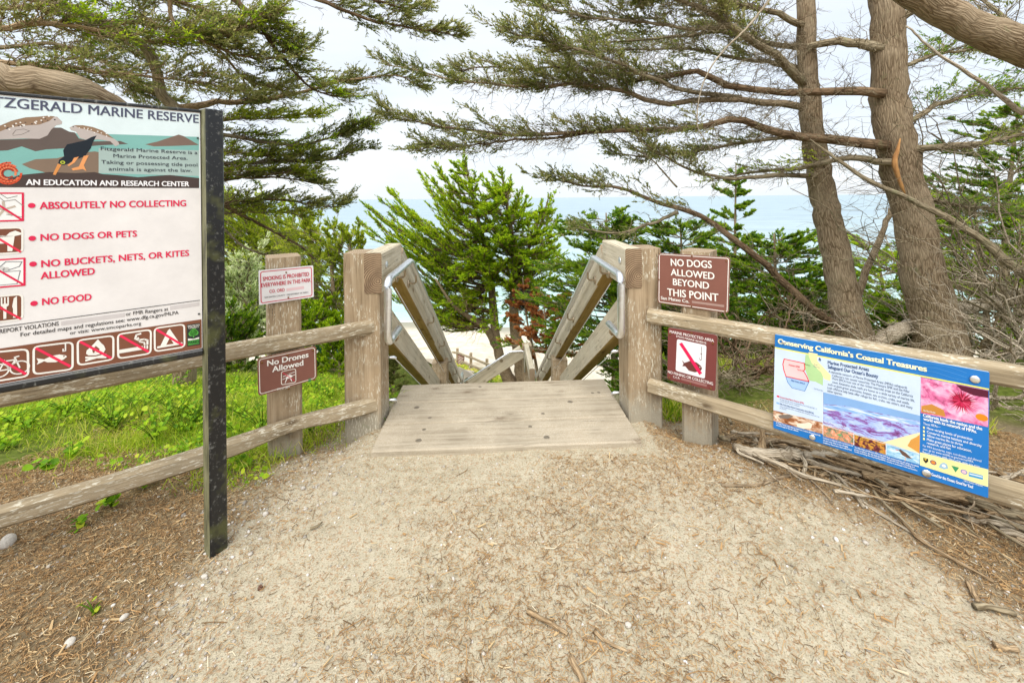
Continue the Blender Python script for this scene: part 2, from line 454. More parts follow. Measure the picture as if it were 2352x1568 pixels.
def gz(x, y):
    x = np.asarray(x, float); y = np.asarray(y, float)
    wl = sstep(-.85, -2.4, x); wr = sstep(.95, 2.3, x)
    z = np.interp(y, *PC) * (1 - wl - wr) + np.interp(y, *PL) * wl + np.interp(y, *PR) * wr
    nearf = sstep(6, 3, y)
    z = z + (vnoise(x, y, 1.3) - .5) * (.05 * nearf + .5 * sstep(4, 12, y) * sstep(30, 22, y)) * sstep(.4, 1.2, np.abs(x) + sstep(3, 2, y) * 0)
    z = z + (vnoise(x, y, 6) - .5) * .02 * nearf + (vnoise(x + 7, y, 17) - .5) * .010 * nearf
    # sand heaped against the deck between the gate posts
    z = z - .10 * sstep(.80, 1.05, np.abs(x)) * sstep(2.2, 2.6, y) * sstep(3.4, 2.9, y)
    return z
def gzf(x, y): return float(gz(np.array([x]), np.array([y]))[0])

xs = np.concatenate([-np.geomspace(400, 6.2, 22), np.arange(-6, -3, .15), np.arange(-3, 3, .04), np.arange(3, 6, .15), np.geomspace(6.2, 400, 22)])
ys = np.concatenate([-np.geomspace(120, 1.2, 14), np.arange(-1, 4.2, .04), np.arange(4.2, 12, .2), np.arange(12, 44, .5), np.geomspace(46, 190, 10)])
XX, YY = np.meshgrid(xs, ys)
ZZ = gz(XX, YY)
ny, nx = XX.shape
idx = np.arange(nx * ny).reshape(ny, nx)
Fq = np.stack([idx[:-1, :-1], idx[:-1, 1:], idx[1:, 1:], idx[1:, :-1]], -1).reshape(-1, 4)
edge_noise = (vnoise(XX, YY, 2.3) - .5) * .35 + (vnoise(XX, YY, 9) - .5) * .18
right_edge = 1.02 + np.clip(2.35 - YY, 0, 3) * .78
duff_l = sstep(.14, -.22, XX + 1.17 + edge_noise)
duff_r = sstep(-.12, .22, XX - right_edge + edge_noise)
behind = sstep(2.75, 3.0, YY)
duff = np.clip(np.maximum(duff_l, duff_r) * sstep(-3, -1, YY * 0) + behind * (np.abs(XX) > .9), 0, 1)
beach = sstep(21, 26.5, YY + (vnoise(XX, YY, .35) - .5) * 3)
wet = sstep(-10.45, -10.72, ZZ + (vnoise(XX, YY, .2) - .5) * .3)
greeng = sstep(2.55, 3.4, YY + edge_noise) * (1 - beach) * sstep(.5, .9, np.abs(XX + .1)) + duff_l * sstep(2.0, 2.6, YY - (XX + 1.2) * .0 + edge_noise) * (XX < -1)
me = mesh_np('ground', np.stack([XX, YY, ZZ], -1), Fq, True, {'duff': ('POINT', duff), 'beach': ('POINT', beach), 'wet': ('POINT', wet), 'green': ('POINT', np.clip(greeng, 0, 1))})
m, nt, b, _ = new_mat('sandy_earth')
v = coords(nt)
A = lambda n: nd(nt, 'ShaderNodeAttribute', attribute_name=n).outputs['Fac']
s_big = noise(nt, v, 2.2, 5, .6)
s_mid = noise(nt, v, 24, 5, .7)
s_fine = noise(nt, v, 170, 3, .7)
sand = ramp(nt, s_mid, [(.28, g3(.30, .25, .165)), (.5, g3(.45, .395, .28)), (.72, g3(.56, .505, .385))])
sand = mix(nt, ramp(nt, s_big, [(.38, g3(0, 0, 0)), (.68, g3(.75, .75, .75))]), sand, g3(.52, .455, .335))
sp = nd(nt, 'ShaderNodeTexVoronoi', Scale=150.0); nt.links.new(v, sp.inputs['Vector'])
sand = mix(nt, ramp(nt, s_fine, [(.34, g3(.75, .75, .75)), (.46, g3(0, 0, 0))]), sand, g3(.13, .10, .07))
sand = mix(nt, ramp(nt, s_fine, [(.60, g3(0, 0, 0)), (.72, g3(.7, .7, .7))]), sand, g3(.70, .66, .58))
gr = nd(nt, 'ShaderNodeSeparateColor'); nt.links.new(sp.outputs['Color'], gr.inputs[0])
sand = mix(nt, ramp(nt, gr.outputs[0], [(.80, g3(0, 0, 0)), (.88, g3(.5, .5, .5))]), sand, g3(.36, .19, .09))
duffc = ramp(nt, noise(nt, v, 45, 6, .75, .5), [(.28, g3(.075, .056, .034)), (.48, g3(.19, .14, .08)), (.62, g3(.34, .26, .15)), (.78, g3(.46, .41, .31))])
duffc = mix(nt, ramp(nt, s_big, [(.4, g3(0, 0, 0)), (.7, g3(.6, .6, .6))]), duffc, g3(.29, .23, .15))
greenc = ramp(nt, noise(nt, v, 14, 5, .7), [(.3, g3(.05, .06, .012)), (.55, g3(.13, .17, .025)), (.75, g3(.27, .25, .09))])
beachc = ramp(nt, noise(nt, v, 1.1, 6, .7, .4), [(.3, g3(.46, .38, .27)), (.48, g3(.66, .59, .47)), (.8, g3(.78, .72, .62))])
col = mix(nt, A('duff'), sand, duffc)
col = mix(nt, A('green'), col, greenc)
col = mix(nt, A('beach'), col, beachc)
col = mix(nt, A('wet'), col, g3(.33, .32, .25))
nt.links.new(col, b.inputs['Base Color']); b.inputs['Roughness'].default_value = .95; b.inputs['Specular IOR Level'].default_value = .12
h = nd(nt, 'ShaderNodeMath', operation='MULTIPLY_ADD'); h.inputs[1].default_value = .6
nt.links.new(s_fine, h.inputs[0]); nt.links.new(s_mid, h.inputs[2])
bump(nt, b, h.outputs[0], .7, .012)
tag(link('ground', me, mats=m), kind='structure')

# sea
sx = np.concatenate([-np.geomspace(45000, 60, 30), np.arange(-56, 57, 4), np.geomspace(60, 45000, 30)])
sy = np.concatenate([np.arange(29, 60, 2.), np.geomspace(60, 45000, 50)])
SX, SY = np.meshgrid(sx, sy)
ii = np.arange(SX.size).reshape(SX.shape)
Fs = np.stack([ii[:-1, :-1], ii[:-1, 1:], ii[1:, 1:], ii[1:, :-1]], -1).reshape(-1, 4)
SEA = -10.75
me = mesh_np('sea', np.stack([SX, SY, np.full_like(SX, SEA)], -1), Fs, True)
m, nt, b, _ = new_mat('sea_water')
v = coords(nt)
sep = nd(nt, 'ShaderNodeSeparateXYZ'); nt.links.new(v, sep.inputs[0])
mr = nd(nt, 'ShaderNodeMapRange'); mr.inputs['From Min'].default_value = 30; mr.inputs['From Max'].default_value = 260
nt.links.new(sep.outputs[1], mr.inputs['Value'])
dep = ramp(nt, mr.outputs[0], [(0.0, lin('#c8dfd2')), (.06, lin('#a6c9bf')), (.16, lin('#9db5ba')), (.5, lin('#98abb3')), (1.0, lin('#8fa3af'))])
sw = noise(nt, coords(nt, (.035, .16, 1)), 1, 5, .6, .6)
foam_n = noise(nt, coords(nt, (.05, .40, 1)), 1, 6, .7, 1.2)
near = nd(nt, 'ShaderNodeMapRange'); near.inputs['From Min'].default_value = 30; near.inputs['From Max'].default_value = 170
near.inputs['To Min'].default_value = .0; near.inputs['To Max'].default_value = .17
nt.links.new(sep.outputs[1], near.inputs['Value'])
fs = nd(nt, 'ShaderNodeMath', operation='SUBTRACT'); nt.links.new(foam_n, fs.inputs[0]); nt.links.new(near.outputs[0], fs.inputs[1])
foam = ramp(nt, fs.outputs[0], [(.54, g3(0, 0, 0)), (.60, g3(.9, .9, .9))])
col = mix(nt, ramp(nt, sw, [(.35, g3(0, 0, 0)), (.7, g3(.35, .35, .35))]), dep, lin('#cfe3e8'))
col = mix(nt, foam, col, g3(.9, .92, .92))
nt.links.new(col, b.inputs['Base Color']); b.inputs['Roughness'].default_value = .45; b.inputs['Specular IOR Level'].default_value = .3
wv = noise(nt, coords(nt, (.5, 1.3, 1)), 1.0, 5, .65)
bump(nt, b, wv, .6, .6)
tag(link('sea', me, mats=m), kind='structure')

# lower footpath on the slope, 4 mm above the ground
pth = resample([(-3.6, 27.5), (-3.2, 24), (-2.6, 20), (-2.3, 16), (-2.3, 12.5), (-2.0, 10.6)], 60)
wid = np.interp(np.linspace(0, 1, 60), [0, .4, 1], [.5, .8, .8])
Pv = []
for (px_, py_), w_ in zip(pth[:, :2] if pth.shape[1] > 2 else pth, wid):
    for k in np.linspace(-1, 1, 9): Pv.append((px_ + k * w_, py_, gzf(px_ + k * w_, py_) + .05 - .03 * abs(k)))
pi = np.arange(60 * 9).reshape(60, 9)
me = mesh_np('path', Pv, np.stack([pi[:-1, :-1], pi[:-1, 1:], pi[1:, 1:], pi[1:, :-1]], -1).reshape(-1, 4), True)
m, nt, b, _ = new_mat('path_sand')
nt.links.new(ramp(nt, noise(nt, coords(nt), 7, 6, .7), [(.3, g3(.40, .33, .24)), (.6, g3(.58, .50, .39))]), b.inputs['Base Color']); b.inputs['Roughness'].default_value = .95
tag(link('path', me, mats=m), kind='structure')

# ------------------------------------------------------------------ timber members
def timber_mesh(name, L, W, H, n=2, bev=.012, irr=0.0, wob=0.0, seed=0, shape=None, taper_end=0.0, capmat=0, under=0):
    """beam along +X from 0..L, width along Y, height along Z, centred; shape(t)->(dy,dz,sy,sz)"""
    g = np.random.default_rng(seed)
    w, h = W / 2, H / 2; e = min(bev, w * .6, h * .6)
    sec = np.array([(-w + e, -h), (w - e, -h), (w, -h + e), (w, h - e), (w - e, h), (-w + e, h), (-w, h - e), (-w, -h + e)])
    n = max(n, 2); V = []
    lo = g.random((8, 12)) - .5
    for i in range(n):
        t = i / (n - 1)
        dy = dz = 0; sy_ = sz_ = 1
        if shape: dy, dz, sy_, sz_ = shape(t)
        s = sec * (sy_, sz_)
        if irr:
            f = t * 11; k = int(min(f, 10)); fr = f - k; fr = fr * fr * (3 - 2 * fr)
            d = lo[:, k] * (1 - fr) + lo[:, k + 1] * fr
            s = s * (1 + d[:, None] * irr) + (g.random((8, 2)) - .5) * irr * .06 * min(W, H)
        for (a, c) in s: V.append((t * L, a + dy, c + dz))
    ix = np.arange(n * 8).reshape(n, 8)
    a = ix[:-1]; bq = np.roll(a, -1, 1); d = ix[1:]; c = np.roll(d, -1, 1)
    quads = np.stack([a, bq, c, d], -1).reshape(-1, 4)
    me = bpy.data.meshes.new(name)
    faces = [tuple(q) for q in quads] + [tuple(ix[0][::-1]), tuple(ix[-1])]
    me.from_pydata([tuple(p) for p in V], [], faces)
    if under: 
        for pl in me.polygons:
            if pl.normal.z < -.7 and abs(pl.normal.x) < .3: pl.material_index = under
    if capmat:
        me.polygons[len(faces) - 2].material_index = capmat; me.polygons[len(faces) - 1].material_index = capmat
    bm = bmesh.new(); bm.from_mesh(me); bmesh.ops.recalc_face_normals(bm, faces=bm.faces); bm.to_mesh(me); bm.free()
    return me
def frame(p0, p1, up=(0, 0, 1)):
    """matrix with X from p0 to p1, Z near up"""
    p0, p1 = Vector(p0), Vector(p1)
    x = (p1 - p0).normalized(); u = Vector(up)
    y = u.cross(x)
    if y.length < 1e-4: y = Vector((0, 1, 0))
    y.normalize(); z = x.cross(y)
    return Matrix(((x.x, y.x, z.x, p0.x), (x.y, y.y, z.y, p0.y), (x.z, y.z, z.z, p0.z), (0, 0, 0, 1))), (p1 - p0).length
def timber(name, p0, p1, W, H, mats, parent=None, up=(0, 0, 1), **kw):
    """parent must have been placed with matrix_world; p0,p1 in the parent's local frame"""
    mt, L = frame(p0, p1, up)
    me = timber_mesh(name, L, W, H, under=2 if isinstance(mats, (list, tuple)) and len(mats) > 2 else 0, capmat=1 if isinstance(mats, (list, tuple)) and len(mats) > 1 else 0, **kw)
    o = link(name, me, parent, mats)
    o.matrix_basis = mt
    return o
def tube_obj(name, pts, r, mat, parent=None, sides=12, n=None, bend=None):
    P = np.array([tuple(p) for p in pts], float)
    if bend:                                     # round the corners
        Q = [P[0]]
        for i in range(1, len(P) - 1):
            a, c, d = P[i - 1], P[i], P[i + 1]
            u1, u2 = (a - c) / np.linalg.norm(a - c), (d - c) / np.linalg.norm(d - c)
            s, e = c + u1 * bend, c + u2 * bend
            for t in np.linspace(0, 1, 7): Q.append((1 - t) ** 2 * s + 2 * t * (1 - t) * c + t * t * e)
        Q.append(P[-1]); P = np.array(Q)
    if n: P = resample(P, n)
    V, Fq = tubes(P[None], np.full((1, len(P)), r), sides)
    V, Fq = tube_caps(V, Fq, len(P), sides)
    return link(name, mesh_np(name, V, Fq, True), parent, mat)
def disc_geo(c, nrm_, r, t, sides=14):
    c = np.array(c, float); k = np.array(nrm_, float); k /= np.linalg.norm(k)
    P = np.stack([c, c + k * t * .7, c + k * t])[None]
    V, Fq = tubes(P, np.array([[r, r, r * .8]]), sides)
    return tube_caps(V, Fq, 3, sides)

# ------------------------------------------------------------------ gate, staircase and hand rails
YAW = R(2.6)
GATE = Matrix.Translation((-.035, 2.28, 0.0)) @ Matrix.Rotation(YAW, 4, 'Z')
stair = empty('beach_staircase', label='wooden beach staircase with thick gate posts, sloping beams and steel handrails', cat='staircase', matrix=GATE)
SL = .635                                       # rise over run
PZ = .035
# deck boards at the top
bz = PZ - .03
for k, (y0, y1) in enumerate([(0, .261), (.269, .529), (.537, .80)]):
    timber('tread', (-.745, (y0 + y1) / 2, bz), (.745, (y0 + y1) / 2, bz), y1 - y0, .06, [M['deck'], M['endgrain']], stair, n=24, irr=.012, seed=20 + k, bev=.008)
for k in range(11):                             # countersunk screws and knots on the boards
    V1, F1 = disc_geo((rng.uniform(-.68, .68), [.07, .19, .33, .46, .60, .73][k % 6] + rng.normal() * .01, PZ - .0005), (0, 0, 1), .012 + .006 * (k % 3 == 0), .0012, 12)
    link('screw', mesh_np('screw', V1, F1, True), stair, M['screw'])
# treads of the flight
NT = 16; RUN = .28
for k in range(NT):
    yy = .80 + RUN * (k + .5) - .0; zz = PZ - .03 - RUN * SL * (k + 1)
    timber('tread', (-.70, yy, zz), (.70, yy, zz), .29, .06, M['deck'], stair, n=3)
YE = .80 + RUN * NT
ZE = PZ - RUN * SL * NT
for s in (-1, 1):
    timber('stringer', (s * .73, .55, PZ - .20), (s * .73, YE + .1, PZ - .20 - (YE + .1 - .55) * SL), .06, .26, M['beam'], stair, n=6)
    gp = timber('gate_post', (s * .872, .37, -.55), (s * .872, .37, 1.075), .215, .215, [M['post'], M['endgrain_pale']], stair, up=(0, -1, 0), n=18, irr=.018, seed=31 + s, bev=.01)
    # capping beam: level piece, then the sloping piece
    xb = s * .800
    timber('beam', (xb, .258, .955), (xb, .80, .955), .105, .245, [M['beam'], M['endgrain']], stair, n=4, bev=.008, irr=.01, seed=40 + s)
    for (y0, y1) in ((.80, 3.0), (3.004, YE + .05)):
        f = lambda y: .955 - (y - .80) * SL - .012
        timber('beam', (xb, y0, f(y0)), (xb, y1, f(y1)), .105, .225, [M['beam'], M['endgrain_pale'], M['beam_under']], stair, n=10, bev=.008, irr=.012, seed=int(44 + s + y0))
    # lower rail beam
    g_ = lambda y: .62 - (y - .50) * SL
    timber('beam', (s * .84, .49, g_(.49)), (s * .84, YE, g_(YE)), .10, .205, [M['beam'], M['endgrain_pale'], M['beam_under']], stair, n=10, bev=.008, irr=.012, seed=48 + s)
    for yp in (3.30, 5.1):
        zb = .955 - (yp - .8) * SL
        timber('baluster_post', (s * .80, yp, zb - 1.75), (s * .80, yp, zb - .135), .20, .20, M['post'], stair, up=(0, -1, 0), n=8, irr=.02, seed=int(50 + yp * 3 + s))
    # cables strung under the beams
    for dz0, ys_ in ((.80, .55), (.36, .48), (.08, .48)):
        p0 = Vector((s * .735, ys_, dz0)); p1 = Vector((s * .735, YE, dz0 - (YE - ys_) * SL))
        c_ = tube_obj('cable', [p0, p1], .0035, M['steel'], stair, 6)
    for zc in (.36, .08):
        V1, F1 = tubes(np.array([[(s * .77, .37 + .11, zc), (s * .735, .37 + .11, zc), (s * .72, .49, zc - .01)]]), np.array([[.009, .012, .006]]), 8)
        link('cable_eye', mesh_np('cable_eye', V1, F1, True), stair, M['steel'])
    # steel hand rail
    xr = s * .685
    ey = .80
    top = .935
    fz = lambda y: top + .01 - (y - .82) * SL
    pts = [(xr, .42, .565), (xr, .15, .565), (xr, .15, top), (xr, .82, top + .01), (xr, YE, fz(YE)), (xr, YE + .32, fz(YE)), (xr, YE + .32, fz(YE) - .36)]
    hr = tube_obj('handrail', pts, .0225, M['steel'], stair, 14, bend=.055)
    spots = [(.62, top + .008)] + [(y, fz(y)) for y in (1.02, 1.95, 2.8, 3.6, 4.4, 5.15)]
    inner = s * .747
    for (yy, zz) in spots:
        V1, F1 = disc_geo((inner, yy + .01, zz - .085), (-s, 0, 0), .034, .012)
        arm = np.array([[(inner, yy + .01, zz - .085), (xr + s * .012, yy + .004, zz - .085), (xr, yy, zz - .070), (xr, yy, zz - .018)]])
        V2, F2 = tubes(arm, np.full((1, 4), .0075), 8)
        V, Fq = join_np([(V1, F1), (V2, F2)])
        link('bracket', mesh_np('bracket', V, Fq, True), hr, M['steel_dull'])
    V1, F1 = disc_geo((s * .764, .42, .50), (-s, 0, 0), .038, .014)
    arm = np.array([[(s * .764, .42, .50), (xr + s * .012, .40, .50), (xr, .39, .515), (xr, .385, .548)]])
    V2, F2 = tubes(arm, np.full((1, 4), .008), 8)
    V, Fq = join_np([(V1, F1), (V2, F2)])
    link('bracket', mesh_np('bracket', V, Fq, True), hr, M['steel_dull'])
# bolts countersunk in the level beams
for s in (-1, 1):
    V1, F1 = disc_geo((s * .746, .36, .99), (-s, 0, 0), .022, .006)
    link('bolt', mesh_np('bolt', V1, F1, True), stair, M['steel'])
# landing and the second flight that turns left
lz = ZE - .03
for k in range(6):
    yy = YE + .13 + .27 * k
    timber('landing_board', (-.80, yy, lz), (.80, yy, lz), .262, .06, M['deck'], stair, n=3)
L2 = lz + .95
for (yy, xo) in ((YE + 1.55, .62), (YE + .25, -.95)):
    fl = lambda x: L2 - (xo - x) * .60
    timber('baluster_post', (xo + .02, yy, lz - .9), (xo + .02, yy, L2 + .06), .20, .20, M['post'], stair, up=(0, -1, 0), n=5)
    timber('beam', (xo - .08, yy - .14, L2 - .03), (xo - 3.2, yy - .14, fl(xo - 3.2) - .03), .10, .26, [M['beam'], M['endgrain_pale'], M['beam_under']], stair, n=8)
    if xo > 0:
        timber('beam', (xo + .0, yy - .13, L2 + .0), (xo + .0, yy - 1.45, L2 + .0), .10, .24, [M['beam'], M['endgrain_pale']], stair, n=4)
        pts = [(xo - .05, yy - .24, L2 - .45), (xo - .05, yy - .24, L2 + .0), (xo - .35, yy - .24, L2 + .0), (xo - 3.2, yy - .24, fl(xo - 3.2) + .15)]
        h2 = tube_obj('handrail', pts, .0205, M['steel'], stair, 12, bend=.06)
        for xx in (xo - .55, xo - 1.3, xo - 2.1, xo - 2.9):
            z0 = L2 + .0 - (xo - .35 - xx) * .60
            V1, F1 = disc_geo((xx, yy - .19, z0 - .085), (0, -1, 0), .034, .012)
            V2, F2 = tubes(np.array([[(xx, yy - .19, z0 - .085), (xx, yy - .235, z0 - .08), (xx, yy - .24, z0 - .02)]]), np.full((1, 3), .0075), 8)
            V, Fq = join_np([(V1, F1), (V2, F2)]); link('bracket', mesh_np('bracket', V, Fq, True), h2, M['steel_dull'])
for k in range(8):
    xx = -.95 - .28 * (k + .5); zz = lz - .28 * .60 * (k + 1)
    timber('tread', (xx, YE + .35, zz), (xx, YE + 1.45, zz), .29, .06, M['deck'], stair, n=3)

# ------------------------------------------------------------------ fences
def rail_shape(g, amp=.008, dent=None):
    ph = g.random(4) * 6.28
    def f(t):
        dz = amp * (math.sin(t * 7 + ph[0]) + .5 * math.sin(t * 17 + ph[1])); dy = amp * .6 * math.sin(t * 9 + ph[2])
        sz = 1 + .05 * math.sin(t * 11 + ph[3])
        if dent:
            q = math.exp(-((t - dent) / .045) ** 2); dz += .022 * q; sz -= .26 * q
        return dy, dz, 1, sz
    return f
def fence_pt(A, d, nrm_, t, off, z):
    return Vector((A[0] + d[0] * t + nrm_[0] * off, A[1] + d[1] * t + nrm_[1] * off, z))
# left: runs from the gate post towards the viewer
LA, LD = (-.87, 2.53), (-.83, -.558)
LN = (.558, -.83)                                # towards the viewer
RA, RD = (.87, 2.55), (.769, -.640)
RN = (-.640, -.769)
def build_fence(name, A, d, n_, label, zs, posts, Lr, seeds, dent, t0):
    root = empty(name, (A[0] + d[0] * posts[0], A[1] + d[1] * posts[0], 0), label, 'fence')
    root.rotation_euler = (0, 0, 0)
    o = Vector(root.location)
    for i, z in enumerate(zs):
        p0 = fence_pt(A, d, n_, t0, .012, z[0]) - o; p1 = fence_pt(A, d, n_, Lr, .012, z[1]) - o
        g = np.random.default_rng(seeds + i)
        timber('rail', p0, p1, .058, .088, [M['rail'], M['endgrain_pale']], root, n=90, irr=.16, seed=seeds + i, bev=.016, shape=rail_shape(g, .006, dent if i == 0 else None))
    for t, ptop, w in posts[1:] if False else [(posts[0], posts[1], posts[2])] + posts[3]:
        c = fence_pt(A, d, n_, t, -.115, 0) - o
        p = timber('post', (c.x, c.y, -.6), (c.x, c.y, ptop), .165, .185, [M['post'], M['endgrain_pale']], root, up=(n_[0], n_[1], 0), n=16, irr=.02, seed=seeds + 7, bev=.016)
    return root
left_fence = build_fence('rail_fence', LA, LD, LN, 'weathered two rail fence left of the gate, on a post carrying two signs', [(.15, .085), (.625, .62)], [.46, 1.085, 0, [(3.6, .95, 0)]], 4.2, 60, .105, -.02)
right_fence = build_fence('rail_fence', RA, RD, RN, 'weathered two rail fence right of the gate, carrying the blue panel', [(.225, .20), (.672, .67)], [.23, 1.075, 0, [(2.35, .95, 0)]], 3.6, 75, None, -.03)
# fence far below along the lower path, with a small notice
posts_f = [(1040, 838, 26.4), (1051, 839.5, 26), (1082, 853, 23.8), (1119, 870, 22.2), (1163, 893, 20.6)]
base = [U(*p) for p in posts_f]
ff = empty('rail_fence', (base[2].x, base[2].y, base[2].z), 'small distant two rail fence beside the lower path at the beach', 'fence')
for i, p in enumerate(base):
    if i == 0: continue
    q = p - ff.location
    timber('post', (q.x, q.y, q.z - .4), (q.x, q.y, q.z + 1.08), .15, .15, M['post'], ff, up=(0, -1, 0), n=4, irr=.02)
for i in range(len(base) - 1):
    for h_ in (.42, .86):
        a_, b_ = base[i] - ff.location, base[i + 1] - ff.location
        timber('rail', (a_.x, a_.y - .1, a_.z + h_), (b_.x, b_.y - .1, b_.z + h_ - .03), .07, .12, M['rail'], ff, n=6, irr=.1, seed=i)

# ------------------------------------------------------------------ signs
_fc = {}
def text_geo(s):
    """flat outline of a line of text at size 1 -> (verts, faces, cap height)"""
    cu = bpy.data.curves.new('text', 'FONT'); cu.body = s; cu.size = 1.0
    cu.resolution_u = 3; cu.fill_mode = 'FRONT' if hasattr(cu, 'fill_mode') else cu.fill_mode
    ob = bpy.data.objects.new('text', cu)
    me = bpy.data.meshes.new_from_object(ob)
    V = [tuple(v.co) for v in me.vertices]; Fc = [tuple(p.vertices) for p in me.polygons]
    bpy.data.objects.remove(ob); bpy.data.meshes.remove(me); bpy.data.curves.remove(cu)
    return np.array(V), Fc
def cap_h(bold):
    if bold not in _fc:
        V, _ = text_geo('H'); _fc[bold] = V[:, 1].max()
    return _fc[bold]

def rounded(c, r, n=5):
    """outline of a quad (TL,TR,BR,BL) with rounded corners"""
    c = [np.array(p, float)[:2] for p in c]; out = []
    for i in range(4):
        p, a, b_ = c[i], c[i - 1], c[(i + 1) % 4]
        u1, u2 = (a - p) / np.linalg.norm(a - p), (b_ - p) / np.linalg.norm(b_ - p)
        s, e = p + u1 * r, p + u2 * r
        for t in np.linspace(0, 1, n):
            out.append((1 - t) ** 2 * s + 2 * t * (1 - t) * p + t * t * e)
    return out
def inset(c, d):
    m_ = np.mean([np.array(p)[:2] for p in c], axis=0); out = []
    c = [np.array(p, float)[:2] for p in c]
    for i in range(4):
        p, a, b_ = c[i], c[i - 1], c[(i + 1) % 4]
        u1, u2 = (a - p) / np.linalg.norm(a - p), (b_ - p) / np.linalg.norm(b_ - p)
        out.append(p + (u1 + u2) * d)
    return out

class Sign:
    def __init__(s, name, o, ex, conv, label, cat, thick=.004):
        s.ex = Vector(ex).normalized(); s.ey = Vector((0, 0, 1)); s.en = s.ex.cross(s.ey)
        s.o = Vector(o); s.conv = conv; s.th = thick
        Mx = Matrix(((s.ex.x, s.ey.x, s.en.x, s.o.x), (s.ex.y, s.ey.y, s.en.y, s.o.y), (s.ex.z, s.ey.z, s.en.z, s.o.z), (0, 0, 0, 1)))
        s.root = empty(name, label=label, cat=cat, matrix=Mx)
        s.g = {}
    def px(s, x, y):
        d = ray(*s.conv(x, y)); c = Vector((0, 0, CAM_H))
        t = (s.o - c).dot(s.en) / d.dot(s.en)
        w = c + d * t - s.o
        return np.array((w.dot(s.ex), w.dot(s.ey)))
    def add(s, part, mat, V2, faces, z):
        V, Fc, mats = s.g.setdefault(part, ([], [], []))
        off = len(V)
        V.extend((float(p[0]), float(p[1]), z) for p in V2)
        Fc.extend(([off + i for i in f], mat) for f in faces)
    def lpoly(s, pts, col, layer=1, part='artwork'):
        pts = [np.array(p, float)[:2] for p in pts]
        ar = sum(pts[i - 1][0] * pts[i][1] - pts[i][0] * pts[i - 1][1] for i in range(len(pts)))
        if ar < 0: pts = pts[::-1]
        s.add(part, col if not isinstance(col, str) else paint(col), pts, [list(range(len(pts)))], layer * .0005)
    def poly(s, pts, col, layer=1, part='artwork'):
        s.lpoly([s.px(*p) for p in pts], col, layer, part)
    def line(s, pts, w, col, layer=3, part='artwork'):
        P = [s.px(*p) for p in pts]
        for a, b_ in zip(P[:-1], P[1:]):
            d = (b_ - a) / max(np.linalg.norm(b_ - a), 1e-6); n_ = np.array((-d[1], d[0])) * w / 2; d = d * w * .25
            s.lpoly([a - n_ - d, b_ - n_ + d, b_ + n_ + d, a + n_ - d], col, layer, part)
    def dot(s, x, y, r, col, layer=3, part='artwork', ry=None, n=18):
        c = s.px(x, y)
        s.lpoly([c + np.array((r * math.cos(a), (ry or r) * math.sin(a))) for a in np.linspace(0, 2 * math.pi, n, endpoint=False)], col, layer, part)
    def ring(s, corners, r, w, col, layer=2, local=False, fill=None, part='artwork'):
        c = corners if local else [s.px(*p) for p in corners]
        a = rounded(c, r); b_ = rounded(inset(c, w), max(r - w, .001)); n = len(a)
        V = a + b_; fs = [[i, (i + 1) % n, n + (i + 1) % n, n + i][::-1] for i in range(n)]
        s.add(part, paint(col), V, fs, layer * .0005)
        if fill: s.lpoly(b_, fill, layer - .5, part)
        return c
    def text(s, t, bl, br, tl, col, bold=.012, layer=4, tail=None, cap=None):
        p, q = s.px(*bl), s.px(*br)
        h = cap if cap else np.linalg.norm(s.px(*tl) - p)
        d = (q - p); W = np.linalg.norm(d); d /= W; n_ = np.array((-d[1], d[0]))
        V, Fc = text_geo(t)
        x0, x1 = V[:, 0].min(), V[:, 0].max()
        if tail:
            V2, _ = text_geo(tail); W = W * (x1 - x0) / (V2[:, 0].max() - V2[:, 0].min()); p = q - d * W
        sx = W / (x1 - x0); sy = h / cap_h(bold)
        P = p[None] + (V[:, :1] - x0) * sx * d[None] + V[:, 1:2] * sy * n_[None]
        b2 = bold * 1.25 * sy                       # heavier strokes: copies a hair apart
        offs = [(0, 0)] if bold < .003 else [(-b2, -b2 * .5), (b2, b2 * .5), (b2, -b2 * .5), (-b2, b2 * .5), (0, 0)]
        for k, (ox, oy) in enumerate(offs):
            s.add('lettering', paint(col), P + ox * d[None] + oy * n_[None], Fc, layer * .0005 + k * .00004)
    def panel(s, corners, r, col, edge='#8d8f90', local=False, mat=None):
        c = corners if local else [s.px(*p) for p in corners]
        out = rounded(c, r, 6); n = len(out)
        ar = sum(out[i - 1][0] * out[i][1] - out[i][0] * out[i - 1][1] for i in range(n))
        if ar < 0: out = out[::-1]
        V = [(p[0], p[1], 0) for p in out] + [(p[0], p[1], -s.th) for p in out]
        Fc = [list(range(n)), list(range(2 * n - 1, n - 1, -1))] + [[i, n + i, n + (i + 1) % n, (i + 1) % n] for i in range(n)]
        me = bpy.data.meshes.new('panel'); me.from_pydata(V, [], Fc)
        link('panel', me, s.root, [mat or paint(col), paint(edge, .6)])
        for i, p in enumerate(me.polygons): p.material_index = 0 if i == 0 else 1
        s.corners = c
        return c
    def bolt(s, x, y, r, mat, name='bolt'):
        c = s.px(x, y)
        V, Fq = disc_geo((c[0], c[1], .002), (0, 0, 1), r, r * .35 + .001, 14)
        link(name, mesh_np(name, V, Fq, True), s.root, mat)
    def finish(s):
        for part, (V, Fc, _) in s.g.items():
            mats = []
            me = bpy.data.meshes.new(part)
            for _, m_ in Fc:
                if m_ not in mats: mats.append(m_)
            me.from_pydata(V, [], [f for f, _ in Fc])
            for i, (_, m_) in enumerate(Fc): me.polygons[i].material_index = mats.index(m_)
            link(part, me, s.root, mats)

